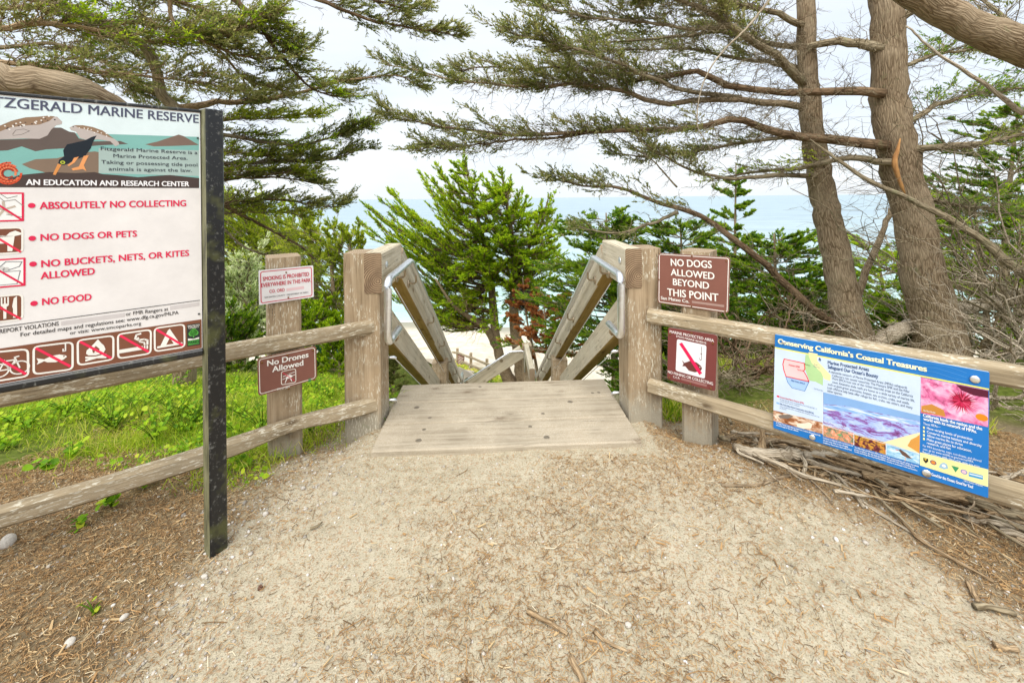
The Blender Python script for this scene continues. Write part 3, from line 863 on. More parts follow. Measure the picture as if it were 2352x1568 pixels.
ZA = lambda x, y: (x / 1.351 / 1.6327, (320 + y / 1.351) / 1.6327)
ZB = lambda x, y: ((2440 + x / 1.537) / 1.6327, (880 + y / 1.537) / 1.6327)
ZC = lambda x, y: ((900 + x / 1.704) / 1.6327, (880 + y / 1.704) / 1.6327)
RUST = metal_mat('rusty_bolt', (.30, .15, .06), .7)
BROWN, CREAM, RED = '#86584c', '#f1ece4', '#e0244e'

# ---- large reserve sign on black posts
S = Sign('park_sign', (-1.235, 1.642, .817), (.806, .591, 0), ZA, 'large white reserve rules sign with seals and red lettering on black posts', 'sign', .012)
WL, HT = -.74, .936
S.panel([(WL, HT), (0, HT), (0, 0), (WL, 0)], .004, '#e9e4e2', '#222326', local=True)
y_of = lambda x, y: S.px(x, y)[1]
yb_dark = y_of(600, 520)
S.lpoly([(WL, HT - .006), (-.002, HT - .006), (-.002, yb_dark), (WL, yb_dark)], '#dfedf0', .6)
S.poly([(-230, 228), (557, 248), (1008, 262), (1008, 500), (-230, 500)], '#7fb5ae', .9)
S.poly([(-120, 280), (130, 272), (205, 270), (265, 215), (310, 215), (350, 235), (380, 240), (400, 270), (470, 285), (610, 283), (650, 298), (500, 305), (330, 320), (235, 325), (180, 335), (110, 310), (40, 330), (-120, 340)], '#635650', 1.1)
S.poly([(110, 400), (180, 375), (290, 370), (380, 345), (480, 335), (560, 350), (720, 372), (720, 445), (480, 445), (240, 445), (150, 420)], '#85705f', 1.15)
S.poly([(735, 300), (800, 285), (860, 265), (905, 250), (930, 258), (960, 275), (1008, 303), (870, 308), (780, 310)], '#7d685c', 1.1)
S.poly([(500, 320), (1008, 330), (1008, 460), (500, 445)], '#a9bdb8', 1.18)
S.poly([(-150, 495), (0, 490), (100, 455), (250, 440), (380, 445), (480, 440), (520, 450), (590, 455), (700, 466), (800, 458), (860, 455), (1009, 470), (1009, 521), (-150, 516)], '#4a3c38', 1.3)
S.poly([(-120, 262), (0, 205), (60, 180), (130, 163), (190, 160), (240, 155), (290, 160), (315, 185), (312, 198), (285, 203), (260, 225), (240, 255), (200, 272), (120, 270), (0, 275), (-120, 278)], '#bdb2ad', 1.5)
S.poly([(-120, 250), (0, 205), (60, 180), (130, 163), (190, 160), (240, 155), (278, 158), (250, 182), (200, 200), (120, 205), (50, 215), (0, 235), (-120, 265)], '#94785f', 1.6)
S.poly([(352, 215), (375, 203), (420, 203), (470, 212), (520, 230), (560, 258), (600, 288), (605, 300), (585, 310), (560, 285), (500, 275), (440, 278), (405, 268), (385, 235), (360, 228)], '#bdb2ad', 1.5)
S.poly([(375, 203), (420, 203), (470, 212), (520, 230), (560, 258), (578, 272), (520, 252), (460, 230), (400, 217)], '#94785f', 1.6)
rr_ = random.Random(3)
for i in range(26):
    t = rr_.random(); S.dot(10 + 240 * t, 218 - 55 * t + rr_.uniform(-8, 16), .0022, rr_.choice(['#f2ece6', '#f2ece6', '#5e4c42']), 1.75, n=8)
for i in range(12):
    t = rr_.random(); S.dot(395 + 165 * t, 208 + 48 * t + rr_.uniform(-4, 8), .0018, '#f2ece6', 1.75, n=8)
S.dot(278, 175, .0022, '#1c1716', 1.8, n=10); S.dot(371, 211, .0017, '#1c1716', 1.8, n=10)
S.line([(64, 250), (80, 228), (120, 222), (150, 232)], .0012, '#6d615c', 1.8); S.line([(66, 255), (110, 250), (150, 232)], .0012, '#6d615c', 1.8)
S.poly([(490, 255), (465, 262), (430, 280), (340, 300), (320, 330), (325, 360), (300, 378), (295, 395), (318, 405), (345, 398), (375, 380), (430, 360), (460, 320), (470, 290)], '#17212b', 2)
S.dot(318, 391, .0060, '#b6bf3c', 2.2); S.dot(318, 391, .0026, '#20251c', 2.4)
S.poly([(293, 398), (312, 403), (282, 455), (268, 452)], '#dd9350', 2.1)
S.poly([(375, 368), (400, 362), (378, 392), (350, 410), (342, 405), (365, 388)], '#eb9f63', 2.1)
S.poly([(425, 358), (450, 355), (425, 405), (438, 435), (420, 425), (370, 432), (362, 422), (400, 412)], '#eb9f63', 2.1)
for k, (rx, ry, a0) in enumerate([(66, 54, 0), (58, 44, .5), (48, 36, 1.1), (38, 30, 1.7), (30, 22, .8)]):
    S.line([(42 + rx * math.cos(a), 446 + ry * math.sin(a)) for a in np.linspace(a0, a0 + 4.9, 16)], .0050, ['#d9512d', '#e8714a', '#c4462a', '#ef8a5f', '#b43c26'][k], 1.9 + .1 * k)
S.text('FITZGERALD MARINE RESERVE', (22, 112), (1006, 192), (22, 62), '#4d5068', .010, 3, tail='ZGERALD MARINE RESERVE')
S.text('Fitzgerald Marine Reserve is a', (511, 329), (1000, 350), (511, 311), '#3a3f4a', .004, 3)
S.text('Marine Protected Area.', (575, 366), (950, 378), (575, 348), '#3a3f4a', .004, 3)
S.text('Taking or possessing tide pool', (513, 397), (1000, 412), (513, 379), '#3a3f4a', .004, 3)
S.text('animals is against the law.', (551, 432), (972, 440), (551, 414), '#3a3f4a', .004, 3)
S.text('AN EDUCATION AND RESEARCH CENTER', (133, 505), (958, 512), (133, 477), '#f6f4f6', .022, 3)
for t, bl, br, tl in [('ABSOLUTELY NO COLLECTING', (203, 627), (942, 612), (203, 592)), ('NO DOGS OR PETS', (207, 787), (693, 766), (207, 754)),
                      ('NO BUCKETS, NETS, OR KITES', (211, 921), (957, 863), (211, 887)), ('ALLOWED', (208, 982), (480, 957), (208, 947)), ('NO FOOD', (215, 1113), (463, 1087), (215, 1079))]:
    S.text(t, bl, br, tl, '#e02a54', .018, 3)
for x, y in ((161, 609), (164, 775), (168, 905), (173, 1104)): S.dot(x, y, .0085, '#e02a54', 3)
S.line([(-140, 1242), (1012, 1088)], .0022, '#26211f', 3)
for t, bl, br, tl in [('REPORT VIOLATIONS', (-2, 1256), (298, 1215), (-2, 1235)), ('or FMR Rangers at', (638, 1167), (852, 1140), (638, 1149)),
                      ('For detailed maps and regulations see: www.dfg.ca.gov/MLPA', (105, 1272), (905, 1158), (105, 1252)), ('or visit: www.smcoparks.org', (355, 1262), (715, 1212), (355, 1245))]:
    S.text(t, bl, br, tl, '#3b3534', .006, 3)
S.poly([(310, 1196), (632, 1152), (632, 1172), (310, 1216)], '#cfc8c7', 1); S.poly([(862, 1118), (1010, 1098), (1010, 1116), (862, 1138)], '#cfc8c7', 1)
yb = y_of(1010, 1186)
S.lpoly([(WL, yb), (-.002, yb), (-.002, .002), (WL, .002)], '#80503b', .8)
# square pictograms down the left side
def sq(xr, yt, ybm):
    a, b_ = S.px(xr, yt), S.px(xr, ybm); h_ = a[1] - b_[1]
    return [np.array((a[0] - h_, a[1])), a, b_, np.array((a[0] - h_, b_[1]))]
def loc(c, x, y): return c[3] + np.array(((c[2] - c[3])[0] * x, (c[0] - c[3])[1] * y))
def lp(c, pts, col, layer=3): S.lpoly([loc(c, *p) for p in pts], col, layer)
def ll(c, pts, w, col, layer=3):
    P = [loc(c, *p) for p in pts]
    for a, b_ in zip(P[:-1], P[1:]):
        d = (b_ - a) / np.linalg.norm(b_ - a); n_ = np.array((-d[1], d[0])) * w / 2
        S.lpoly([a - n_ - d * w * .3, b_ - n_ + d * w * .3, b_ + n_ + d * w * .3, a + n_ - d * w * .3], col, layer)
def disc(c, x, y, r, col, layer=3):
    o = loc(c, x, y); S.lpoly([o + r * np.array((math.cos(a), math.sin(a))) for a in np.linspace(0, 6.283, 16, endpoint=False)], col, layer)
def circ(c, x, y, r, w, col, layer=3):
    o = loc(c, x, y); P = [o + r * np.array((math.cos(a), math.sin(a))) for a in np.linspace(0, 6.283, 17)]
    for a, b_ in zip(P[:-1], P[1:]):
        d = (b_ - a) / np.linalg.norm(b_ - a); n_ = np.array((-d[1], d[0])) * w / 2
        S.lpoly([a - n_, b_ - n_, b_ + n_, a + n_], col, layer)
c = sq(122, 543, 688); S.ring(c, .002, .0050, '#e0244e', 2, True, '#f3f1ef')
for k in range(5):
    a = k * 1.256 + .4; ll(c, [(.55, .42), (.55 + .26 * math.cos(a), .42 + .26 * math.sin(a))], .006, '#c7b7a6', 2.5)
ll(c, [(.35, .95), (.55, .70), (.80, .75), (.97, .55)], .0018, '#8d8781', 2.6); ll(c, [(.45, .97), (.62, .80), (.85, .88)], .0018, '#8d8781', 2.6); ll(c, [(.6, .25), (.95, .15)], .0018, '#8d8781', 2.6)
ll(c, [(.04, .96), (.96, .04)], .0055, '#e0244e', 3)
c = sq(120, 716, 850); S.ring(c, .016, .0050, CREAM, 2, True, '#7d4b36')
lp(c, [(.10, .60), (.55, .66), (.66, .80), (.80, .86), (.96, .76), (.94, .70), (.78, .66), (.76, .45), (.72, .10), (.60, .10), (.60, .40), (.30, .40), (.28, .10), (.16, .10), (.16, .45), (.04, .75)], CREAM, 2.6)
ll(c, [(.06, .92), (.92, .06)], .0060, '#e8314f', 3)
c = sq(130, 872, 1015); S.ring(c, .002, .0050, '#e0244e', 2, True, '#f3f1ef')
ll(c, [(.15, .55), (.22, .10), (.80, .10), (.88, .55), (.15, .55)], .0018, '#7c7f84', 2.6); ll(c, [(.30, .6), (.55, .9), (.92, .86), (.86, .7), (.6, .6)], .0022, '#7c7f84', 2.6)
disc(c, .42, .66, .010, '#d5d3d0', 2.5); disc(c, .55, .62, .008, '#c9c6c2', 2.5)
ll(c, [(.04, .96), (.96, .04)], .0055, '#e0244e', 3)
c = sq(120, 1053, 1187); S.ring(c, .016, .0050, CREAM, 2, True, '#7d4b36')
lp(c, [(.50, .12), (.57, .12), (.58, .55), (.64, .62), (.64, .92), (.60, .92), (.60, .68), (.56, .68), (.56, .92), (.52, .92), (.52, .68), (.48, .68), (.48, .92), (.44, .92), (.44, .62), (.50, .55)], CREAM, 2.6)
lp(c, [(.74, .12), (.84, .12), (.84, .92), (.76, .85), (.72, .55), (.74, .45)], CREAM, 2.6); lp(c, [(.1, .12), (.38, .12), (.42, .45), (.08, .45)], CREAM, 2.6)
ll(c, [(.06, .92), (.92, .06)], .0060, '#e8314f', 3)
# row of pictograms along the foot
icons = {'bike': [(-60, 1350), (148, 1330), (150, 1475), (-60, 1508)], 'fish': [(165, 1320), (374, 1295), (374, 1440), (165, 1468)], 'fire': [(388, 1288), (580, 1262), (580, 1390), (390, 1422)],
         'smoke': [(592, 1257), (770, 1232), (768, 1360), (594, 1388)], 'tent': [(778, 1227), (938, 1205), (940, 1327), (780, 1352)]}
for k, cn in icons.items():
    c = S.ring(cn, .017, .0055, CREAM, 2); c = [np.array(p) for p in c]
    if k == 'tent':
        lp(c, [(.10, .14), (.90, .14), (.90, .22), (.80, .22), (.50, .86), (.44, .80), (.20, .22), (.10, .22)], CREAM, 2.6); lp(c, [(.38, .22), (.62, .22), (.50, .5)], '#80503b', 2.8)
    elif k == 'smoke':
        lp(c, [(.06, .22), (.74, .22), (.74, .36), (.06, .36)], CREAM, 2.6); lp(c, [(.77, .22), (.82, .22), (.82, .36), (.77, .36)], CREAM, 2.6); lp(c, [(.85, .22), (.90, .22), (.90, .36), (.85, .36)], CREAM, 2.6)
        ll(c, [(.88, .40), (.88, .56), (.78, .62), (.62, .62), (.52, .70), (.56, .84), (.68, .86)], .006, CREAM, 2.6); ll(c, [(.80, .40), (.78, .50), (.66, .54), (.60, .72)], .005, CREAM, 2.6)
    elif k == 'fire':
        lp(c, [(.24, .42), (.30, .34), (.50, .30), (.70, .34), (.76, .46), (.72, .62), (.64, .74), (.56, .90), (.44, .74), (.34, .62), (.26, .54)], CREAM, 2.6); lp(c, [(.42, .40), (.58, .40), (.60, .52), (.50, .66), (.40, .52)], '#80503b', 2.7); lp(c, [(.46, .41), (.55, .41), (.5, .55)], CREAM, 2.8)
        lp(c, [(.22, .12), (.78, .22), (.78, .30), (.22, .20)], CREAM, 2.6); lp(c, [(.22, .24), (.78, .12), (.78, .19), (.22, .31)], CREAM, 2.65)
    elif k == 'fish':
        lp(c, [(.10, .34), (.14, .44), (.10, .56), (.28, .48), (.45, .56), (.65, .57), (.80, .50), (.84, .45), (.74, .36), (.55, .32), (.36, .36), (.28, .42)], CREAM, 2.6); disc(c, .76, .48, .0022, '#80503b', 2.8)
        ll(c, [(.80, .92), (.80, .66), (.74, .66), (.74, .74)], .0035, CREAM, 2.6)
    else:
        circ(c, .26, .34, .021, .004, CREAM, 2.6); circ(c, .76, .34, .021, .004, CREAM, 2.6)
        ll(c, [(.26, .34), (.40, .62), (.66, .62), (.50, .34), (.26, .34)], .004, CREAM, 2.6); ll(c, [(.50, .34), (.38, .66), (.32, .66)], .004, CREAM, 2.6); ll(c, [(.76, .34), (.64, .70), (.74, .72)], .004, CREAM, 2.6)
    ll(c, [(.10, .90), (.90, .10)], .0075, '#ee2f57', 3.2)
c = [S.px(*p) for p in [(947, 1212), (1012, 1203), (1013, 1312), (949, 1322)]]
S.lpoly(c, '#2c3530', 2); lp(c, [(.06, .04), (.94, .04), (.94, .24), (.06, .24)], '#4a9c44', 2.3); lp(c, [(.06, .26), (.94, .26), (.94, .34), (.5, .30), (.06, .36)], CREAM, 2.3)
for x, y, r in ((.5, .60, .013), (.36, .56, .010), (.64, .56, .010), (.5, .68, .009)): disc(c, x, y, r, '#5bb04a', 2.4)
lp(c, [(.46, .36), (.54, .36), (.53, .55), (.47, .55)], '#5bb04a', 2.4)
S.text('SAN MATEO', (951, 1223), (1011, 1216), (951, 1215), CREAM, .012, 5); S.text('COUNTY', (955, 1232), (1007, 1226), (955, 1224), CREAM, .012, 5); S.text('PARKS', (955, 1308), (1008, 1301), (955, 1297), '#18301b', .012, 5)
for x, y in ((1002, 268), (1008, 1157)): S.bolt(x, y, .0035, M['black'])
S.finish()
# frame tubes and the two square black posts
def box_bm(name, L, W, H, mat, parent, mtx, bev=.006):
    o = link(name, timber_mesh(name, L, W, H, n=2, bev=bev), parent, mat); o.matrix_basis = mtx; return o
box_bm('frame_bar', .74, .030, .026, M['black'], S.root, Matrix.Translation((WL, -.014, -.004)) @ Matrix.Rotation(R(90), 4, 'X'))
box_bm('frame_bar', .74, .022, .012, M['black'], S.root, Matrix.Translation((WL, HT + .004, -.006)) @ Matrix.Rotation(R(90), 4, 'X'), .003)
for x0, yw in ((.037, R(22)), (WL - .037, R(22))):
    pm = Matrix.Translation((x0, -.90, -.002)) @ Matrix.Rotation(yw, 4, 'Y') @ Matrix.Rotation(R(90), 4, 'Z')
    po = box_bm('post', 1.848, .063, .058, [M['black'], M['black_reflect']], S.root, pm, .005)
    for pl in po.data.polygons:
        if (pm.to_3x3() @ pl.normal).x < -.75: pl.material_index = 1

# ---- signs on the left fence
ex_l = (.83, .558, 0)
oL = fence_pt(LA, LD, LN, .6, -.012, .6)
S = Sign('park_sign', oL, ex_l, ZC, 'white metal smoking prohibited sign with red border on the left post', 'sign', .005)
cn = S.panel([(118, 228), (468, 196), (472, 398), (122, 450)], .006, '#eeebec')
S.ring(inset(cn, .0075), .014, .0042, '#cf2a48', 1, True)
S.text('SMOKING IS PROHIBITED', (146, 295), (441, 262), (146, 270), '#c8203f', .010); S.text('EVERYWHERE IN THIS PARK', (136, 336), (452, 300), (136, 311), '#c8203f', .010)
S.text('CO. ORD', (187, 372), (285, 361), (187, 352), '#c8203f', .010); S.text('SAN MATEO COUNTY \u2022 DEPARTMENT OF PARKS', (157, 405), (436, 371), (157, 396), '#2a2728', .006)
S.poly([(296, 343), (408, 328), (410, 345), (298, 361)], '#ecc9cd', 1)
for x, y in ((295, 240), (309, 400)): S.bolt(x, y, .0045, RUST)
S.finish()
oL = fence_pt(LA, LD, LN, .6, .046, .6)
S = Sign('park_sign', oL, ex_l, ZC, 'brown metal no drones sign below the white smoking sign', 'sign', .005)
cn = S.panel([(110, 790), (487, 708), (492, 920), (116, 1032)], .020, BROWN, '#9b8a74')
S.ring(inset(cn, .0065), .017, .0036, '#efe6da', 1, True)
S.text('No Drones', (175, 838), (437, 780), (175, 803), '#f4efe8', .020); S.text('Allowed', (207, 877), (404, 832), (207, 842), '#f4efe8', .020)
c = [np.array(p) for p in S.ring([(262, 872), (358, 852), (360, 943), (262, 962)], .014, .0036, '#efe6da', 1)]
lp(c, [(.30, .45), (.45, .62), (.62, .62), (.78, .50), (.66, .40), (.72, .12), (.68, .12), (.58, .38), (.42, .38), (.28, .10), (.24, .10), (.34, .40)], '#f4efe8', 2)
for x0, x1, y in ((.14, .42, .62), (.52, .90, .72), (.10, .30, .42), (.62, .92, .52)): ll(c, [(x0, y - .03), (x1, y + .03)], .0030, '#f4efe8', 2)
ll(c, [(.12, .88), (.88, .12)], .0030, '#e0244e', 3)
S.text('SMCO. ORD', (236, 992), (317, 976), (236, 981), '#f4efe8', .014); S.poly([(436, 919), (454, 915), (454, 937), (436, 941)], '#3e7d4a', 1)
for x, y in ((303, 768), (311, 982), (141, 816), (466, 737), (474, 925)): S.bolt(x, y, .0055, RUST)
S.finish()
# ---- signs on the right fence
ex_r = (RD[0], RD[1], 0)
oR = fence_pt(RA, RD, RN, .23, -.012, .6)
S = Sign('park_sign', oR, ex_r, ZB, 'brown no dogs allowed beyond this point sign beside the right gate post', 'sign', .006)
cn = S.panel([(44, 105), (458, 130), (449, 453), (41, 392)], .017, BROWN, '#a59a90')
S.ring(inset(cn, .0055), .014, .0040, '#f2ece4', 1, True)
for t, bl, br, tl in [('NO DOGS', (118, 178), (353, 193), (118, 139)), ('ALLOWED', (118, 233), (368, 258), (118, 196)), ('BEYOND', (130, 289), (337, 313), (130, 252)), ('THIS POINT', (98, 349), (391, 384), (98, 309))]:
    S.text(t, bl, br, tl, '#f6f1ea', .014)
S.text('San Mateo Co.', (60, 371), (222, 393), (60, 354), '#f6f1ea', .014); S.poly([(238, 380), (425, 405), (423, 418), (238, 393)], '#a98b81', 1)
for x, y in ((238, 124), (236, 412), (52, 112), (436, 152), (430, 441), (48, 258)): S.bolt(x, y, .0040, RUST)
S.finish()
oR = fence_pt(RA, RD, RN, .23, .046, .6)
S = Sign('park_sign', oR, ex_r, ZB, 'maroon no fishing sign with a red slash through a fish, between the rails', 'sign', .006)
cn = S.panel([(100, 533), (385, 578), (373, 902), (96, 832)], .016, '#7a3f3c', '#a59a90')
S.text('MARINE PROTECTED AREA', (111, 564), (365, 618), (111, 549), '#f2e6e4', .014); S.text('STATE MARINE RESERVE', (148, 589), (321, 630), (148, 578), '#f2e6e4', .010)
S.lpoly(rounded([S.px(*p) for p in [(152, 600), (322, 637), (313, 830), (144, 783)]], .012), '#ece9ec', 1)
S.poly([(180, 722), (195, 738), (230, 725), (265, 735), (290, 755), (297, 770), (288, 785), (255, 792), (220, 782), (200, 757), (183, 757), (190, 742)], '#6d3a33', 2); S.dot(284, 762, .003, '#ece9ec', 3, n=8)
S.poly([(165, 628), (181, 620), (297, 796), (281, 806)], '#e32058', 4)
S.line([(293, 645), (292, 690), (295, 718), (286, 723), (281, 710)], .0024, '#5c4440', 2); S.dot(292, 686, .004, '#5c4440', 2, n=8)
S.text('NO FISHING OR COLLECTING', (100, 795), (360, 866), (100, 780), '#f2e6e4', .012); S.text('C.C.R.', (130, 822), (170, 832), (130, 811), '#f2e6e4', .010); S.poly([(176, 822), (325, 862), (323, 876), (176, 836)], '#9b6d69', 1)
for x, y in ((237, 566), (113, 571), (359, 626), (110, 822), (348, 884), (230, 858)): S.bolt(x, y, .0055, RUST)
S.finish()

# ---- blue interpretive panel
oR = fence_pt(RA, RD, RN, .8, .052, .45)
S = Sign('information_panel', oR, ex_r, ZB, 'large blue marine conservation panel with map, seashore photos and urchin', 'information board', .010)
BLUE = '#2277c4'
S.panel([(717, 573), (1953, 792), (1946, 1517), (707, 1112)], .004, BLUE, '#b9c4cf')
S.poly([(716, 646), (1950, 886), (1950, 894), (716, 653)], '#f4ec6a', 1.6)
S.poly([(716, 651), (1557, 815), (1553, 1042), (994, 907), (994, 1082), (708, 1011)], '#cfdff5', 1)
for k in range(4):
    S.line([(1100 + 90 * i, 640 + 24 * k + 18.5 * i + 9 * math.sin(i * 1.7 + k * .6)) for i in range(9)], .0016, '#4f95d6', 1.2)
pm_sea = photo_mat('print_tidepool', [(.36, '#6b2f66'), (.46, '#9068b4'), (.52, '#9fb6ea'), (.7, '#cfdcf5')], (16, 40, 1), 6, .7, .7)
pm_surf = photo_mat('print_surf', [(.3, '#5f93d2'), (.5, '#94b9e6'), (.62, '#e8eefa'), (.8, '#f6f8fc')], (9, 60, 1), 5, .4)
pm_seal = photo_mat('print_seals', [(.3, '#5c2f1c'), (.45, '#a5673c'), (.6, '#e7d3bd'), (.75, '#f2ece4')], (22, 46, 1))
pm_pool = photo_mat('print_anemone', [(.3, '#4d4a3a'), (.45, '#8a8f70'), (.55, '#ef8a62'), (.75, '#dfe2cf')], (60, 60, 1))
pm_fish = photo_mat('print_rockfish', [(.3, '#1c1113'), (.45, '#6a1d35'), (.55, '#c99a2e'), (.7, '#d8255b')], (55, 55, 1))
pm_bird = photo_mat('print_shorebird', [(.3, '#4e8fc0'), (.5, '#9cc9e4'), (.7, '#f0f5f6')], (30, 70, 1))
pm_pink = photo_mat('print_coralline', [(.28, '#7c1f45'), (.42, '#d86a9d'), (.55, '#efa3c6'), (.72, '#f6cfe0')], (26, 26, 1))
S.poly([(996, 907), (1553, 1042), (1550, 1260), (1357, 1200), (1170, 1147), (995, 1097)], pm_sea, 1.5)
S.poly([(996, 907), (1553, 1042), (1553, 1075), (1290, 1022), (1120, 985), (996, 975)], '#86aee0', 1.7)
S.poly([(996, 978), (1120, 988), (1290, 1026), (1553, 1080), (1553, 1098), (1400, 1075), (1240, 1042), (1110, 1015), (996, 1012)], pm_surf, 1.8)
S.poly([(1340, 1194), (1420, 1172), (1500, 1150), (1552, 1138), (1550, 1260)], '#f1e3b4', 1.8)
S.poly([(1480, 1215), (1500, 1180), (1530, 1165), (1551, 1150), (1550, 1258)], '#d89a4a', 1.9)
S.poly([(708, 1010), (993, 1081), (992, 1148), (707, 1071)], pm_seal, 1.5)
S.poly([(735, 1040), (760, 1036), (800, 1034), (825, 1046), (790, 1060), (745, 1056)], '#7d7168', 1.8); S.poly([(840, 1088), (870, 1085), (915, 1080), (932, 1092), (925, 1115), (880, 1118), (845, 1105)], '#f3e6d2', 1.8)
S.poly([(994, 1093), (1170, 1141), (1170, 1209), (994, 1159)], pm_pool, 1.6); S.poly([(1173, 1146), (1355, 1196), (1355, 1266), (1173, 1213)], pm_fish, 1.6); S.poly([(1359, 1201), (1550, 1258), (1550, 1323), (1359, 1269)], pm_bird, 1.6)
S.dot(1088, 1152, .007, '#4fb46c', 2, ry=.004)
S.poly([(1425, 1240), (1440, 1235), (1470, 1255), (1508, 1290), (1480, 1285), (1450, 1268), (1436, 1248)], '#6a5046', 2); S.line([(1425, 1240), (1412, 1236)], .003, '#d9442e', 2.1); S.line([(1470, 1282), (1466, 1302)], .002, '#e8b8a0', 2.1)
for pts in ([(993, 905), (993, 1150)], [(994, 1094), (1550, 1262)], [(1171, 1146), (1171, 1212)], [(1357, 1200), (1357, 1268)]): S.line(pts, .002, '#e9eef5', 2.2)
S.poly([(1557, 821), (1947, 896), (1945, 1107), (1556, 1026)], pm_pink, 1.5)
S.poly([(1760, 862), (1947, 898), (1947, 940), (1860, 925), (1790, 895)], '#5a1a33', 1.6); S.poly([(1560, 985), (1620, 975), (1690, 1010), (1700, 1048), (1560, 1020)], '#c98a3e', 1.6)
cc = S.px(1793, 957)
ur = random.Random(4)
for k in range(64):
    a = k * 6.2832 / 64 + ur.uniform(-.05, .05); l = .052 * ur.uniform(.75, 1.1); e = cc + np.array((math.cos(a) * l * .95, math.sin(a) * l)); p_ = np.array((-math.sin(a), math.cos(a))) * .0026
    S.lpoly([cc + p_, e, cc - p_], ur.choice(['#b3163f', '#c92552', '#8f1234', '#d84a70']), 2 + (k % 7) * .1)
S.lpoly([cc + .026 * np.array((math.cos(a), math.sin(a))) for a in np.linspace(0, 6.28, 20, endpoint=False)], '#86102f', 1.9)
S.dot(1908, 1052, .017, '#ef8a1f', 2, ry=.014)
S.poly([(1553, 1252), (1946, 1351), (1945, 1452), (1552, 1327)], '#f5eda6', 1.5)
S.poly([(1570, 1283), (1600, 1290), (1600, 1305), (1586, 1316), (1572, 1300)], '#2b2a25', 2); S.poly([(1576, 1288), (1592, 1292), (1584, 1300)], '#e9c53c', 2.2)
S.dot(1629, 1311, .0095, '#3f3f7c', 2); S.dot(1629, 1311, .0070, '#e28a3c', 2.2)
S.poly([(1660, 1338), (1672, 1318), (1690, 1310), (1708, 1322), (1715, 1345), (1690, 1350)], '#9dc4dd', 2); S.dot(1690, 1330, .006, '#f4f6f4', 2.2)
S.poly([(1733, 1328), (1778, 1340), (1757, 1368)], '#3f9a68', 2); S.dot(1806, 1365, .0095, '#7b8cc8', 2); S.dot(1806, 1365, .0065, '#f0c4d2', 2.2)
S.poly([(1833, 1365), (1915, 1386), (1915, 1410), (1833, 1390)], '#3f9bd2', 2); S.poly([(1836, 1372), (1912, 1391), (1912, 1398), (1836, 1379)], '#dfeaf2', 2.2)
# map
S.poly([(893, 690), (910, 692), (935, 740), (995, 790), (993, 868), (950, 846), (915, 840), (890, 775), (888, 740)], '#b4d79c', 1.5)
S.poly([(910, 676), (962, 686), (960, 725), (1040, 810), (1035, 842), (1000, 830), (985, 795), (930, 740), (912, 700)], '#f6ecac', 1.9)
red = [(770, 715), (885, 740), (890, 770), (882, 785), (900, 815), (912, 845), (780, 815), (768, 780), (762, 745)]
S.poly(red, '#f7c9cb', 1.6); S.line(red + red[:1], .004, '#ea3f3f', 2)
blu = [(780, 818), (912, 848), (888, 900), (815, 882), (790, 850)]
S.poly(blu, '#a9c9f2', 1.6); S.line(blu + blu[:1], .0022, '#3a76b8', 1.9)
S.poly([(727, 924), (742, 928), (742, 937), (727, 933)], '#e0244e', 1.6); S.poly([(725, 962), (742, 967), (742, 977), (725, 972)], '#8fb9ea', 1.6)
S.poly([(975, 706), (984, 724), (975, 720), (966, 720)], '#34507c', 2)
GT, W_ = '#43556f', '#f2f6fb'
T = lambda t, x0, y0, x1, y1, h_, col=GT, bd=.0: S.text(t, (x0, y0), (x1, y1), (x0, y0 - h_), col, bd)
T("Conserving California\u2019s Coastal Treasures", 735, 625, 1590, 788, 27, '#f8f5cc', .030)
T('Marine Protected Areas', 1022, 743, 1258, 785, 19, '#35517d', .014); T('Safeguard Our Ocean\u2019s Bounty', 1022, 768, 1311, 825, 19, '#35517d', .014)
for t, x0, y0, x1, y1 in [('A statewide network of Marine Protected Areas (MPAs) safeguards', 1027, 792, 1478, 887), ('California\u2019s rich coastal resources. The Montara SMR and the Pillar', 1046, 815, 1493, 910),
        ('Point SMCA host one of the richest intertidal areas on the California', 1049, 833, 1512, 936), ('coast. Extensive shale reefs are home to a wide variety of marine life,', 1047, 852, 1522, 962),
        ('such as giant green anemones, limpets, sea urchins, crabs, and snails.', 1022, 865, 1492, 978), ('Lush offshore kelp beds offer refuge for fish, crabs, sea otters, and many', 1020, 885, 1510, 1002), ('other species.', 1018, 903, 1106, 924)]:
    T(t, x0, y0, x1, y1, 13)
T('California leads the nation and the', 1570, 1046, 1910, 1125, 17, W_, .018); T('world with its network of MPAs.', 1572, 1066, 1878, 1141, 17, W_, .018); T('These MPAs\u2014', 1571, 1092, 1670, 1113, 14, W_)
for i, (t, x0, y0, x1, y1) in enumerate([('Have varying levels of protection', 1592, 1118, 1853, 1184), ('Conserve marine habitats and diversity', 1592, 1140, 1907, 1222), ('Allow marine life to thrive', 1592, 1161, 1798, 1215), ('Make great places for education,', 1592, 1183, 1850, 1251), ('research, and fun', 1592, 1203, 1728, 1237)]):
    T(t, x0, y0, x1, y1, 14, W_, .006)
    if i < 4: S.poly([(1570, y0 - 16), (1580, y0 - 13), (1580, y0), (1570, y0 - 3)], '#f5eda6', 2)
T('For MPA boundaries, maps, coordinates, and allowed', 1569, 1218, 1905, 1308, 12, W_); T('uses, go to: www.wildlife.ca.gov/marine/MPA', 1569, 1237, 1860, 1313, 12, W_); T('Report violations: (888) 334-CalTIP, (888) 334-2258', 1568, 1255, 1895, 1344, 12, W_)
T('Good for the Ocean; Good for You!', 1618, 1385, 1857, 1459, 16, W_, .016); T('MPA Mobile Website', 1805, 1420, 1913, 1450, 9, W_)
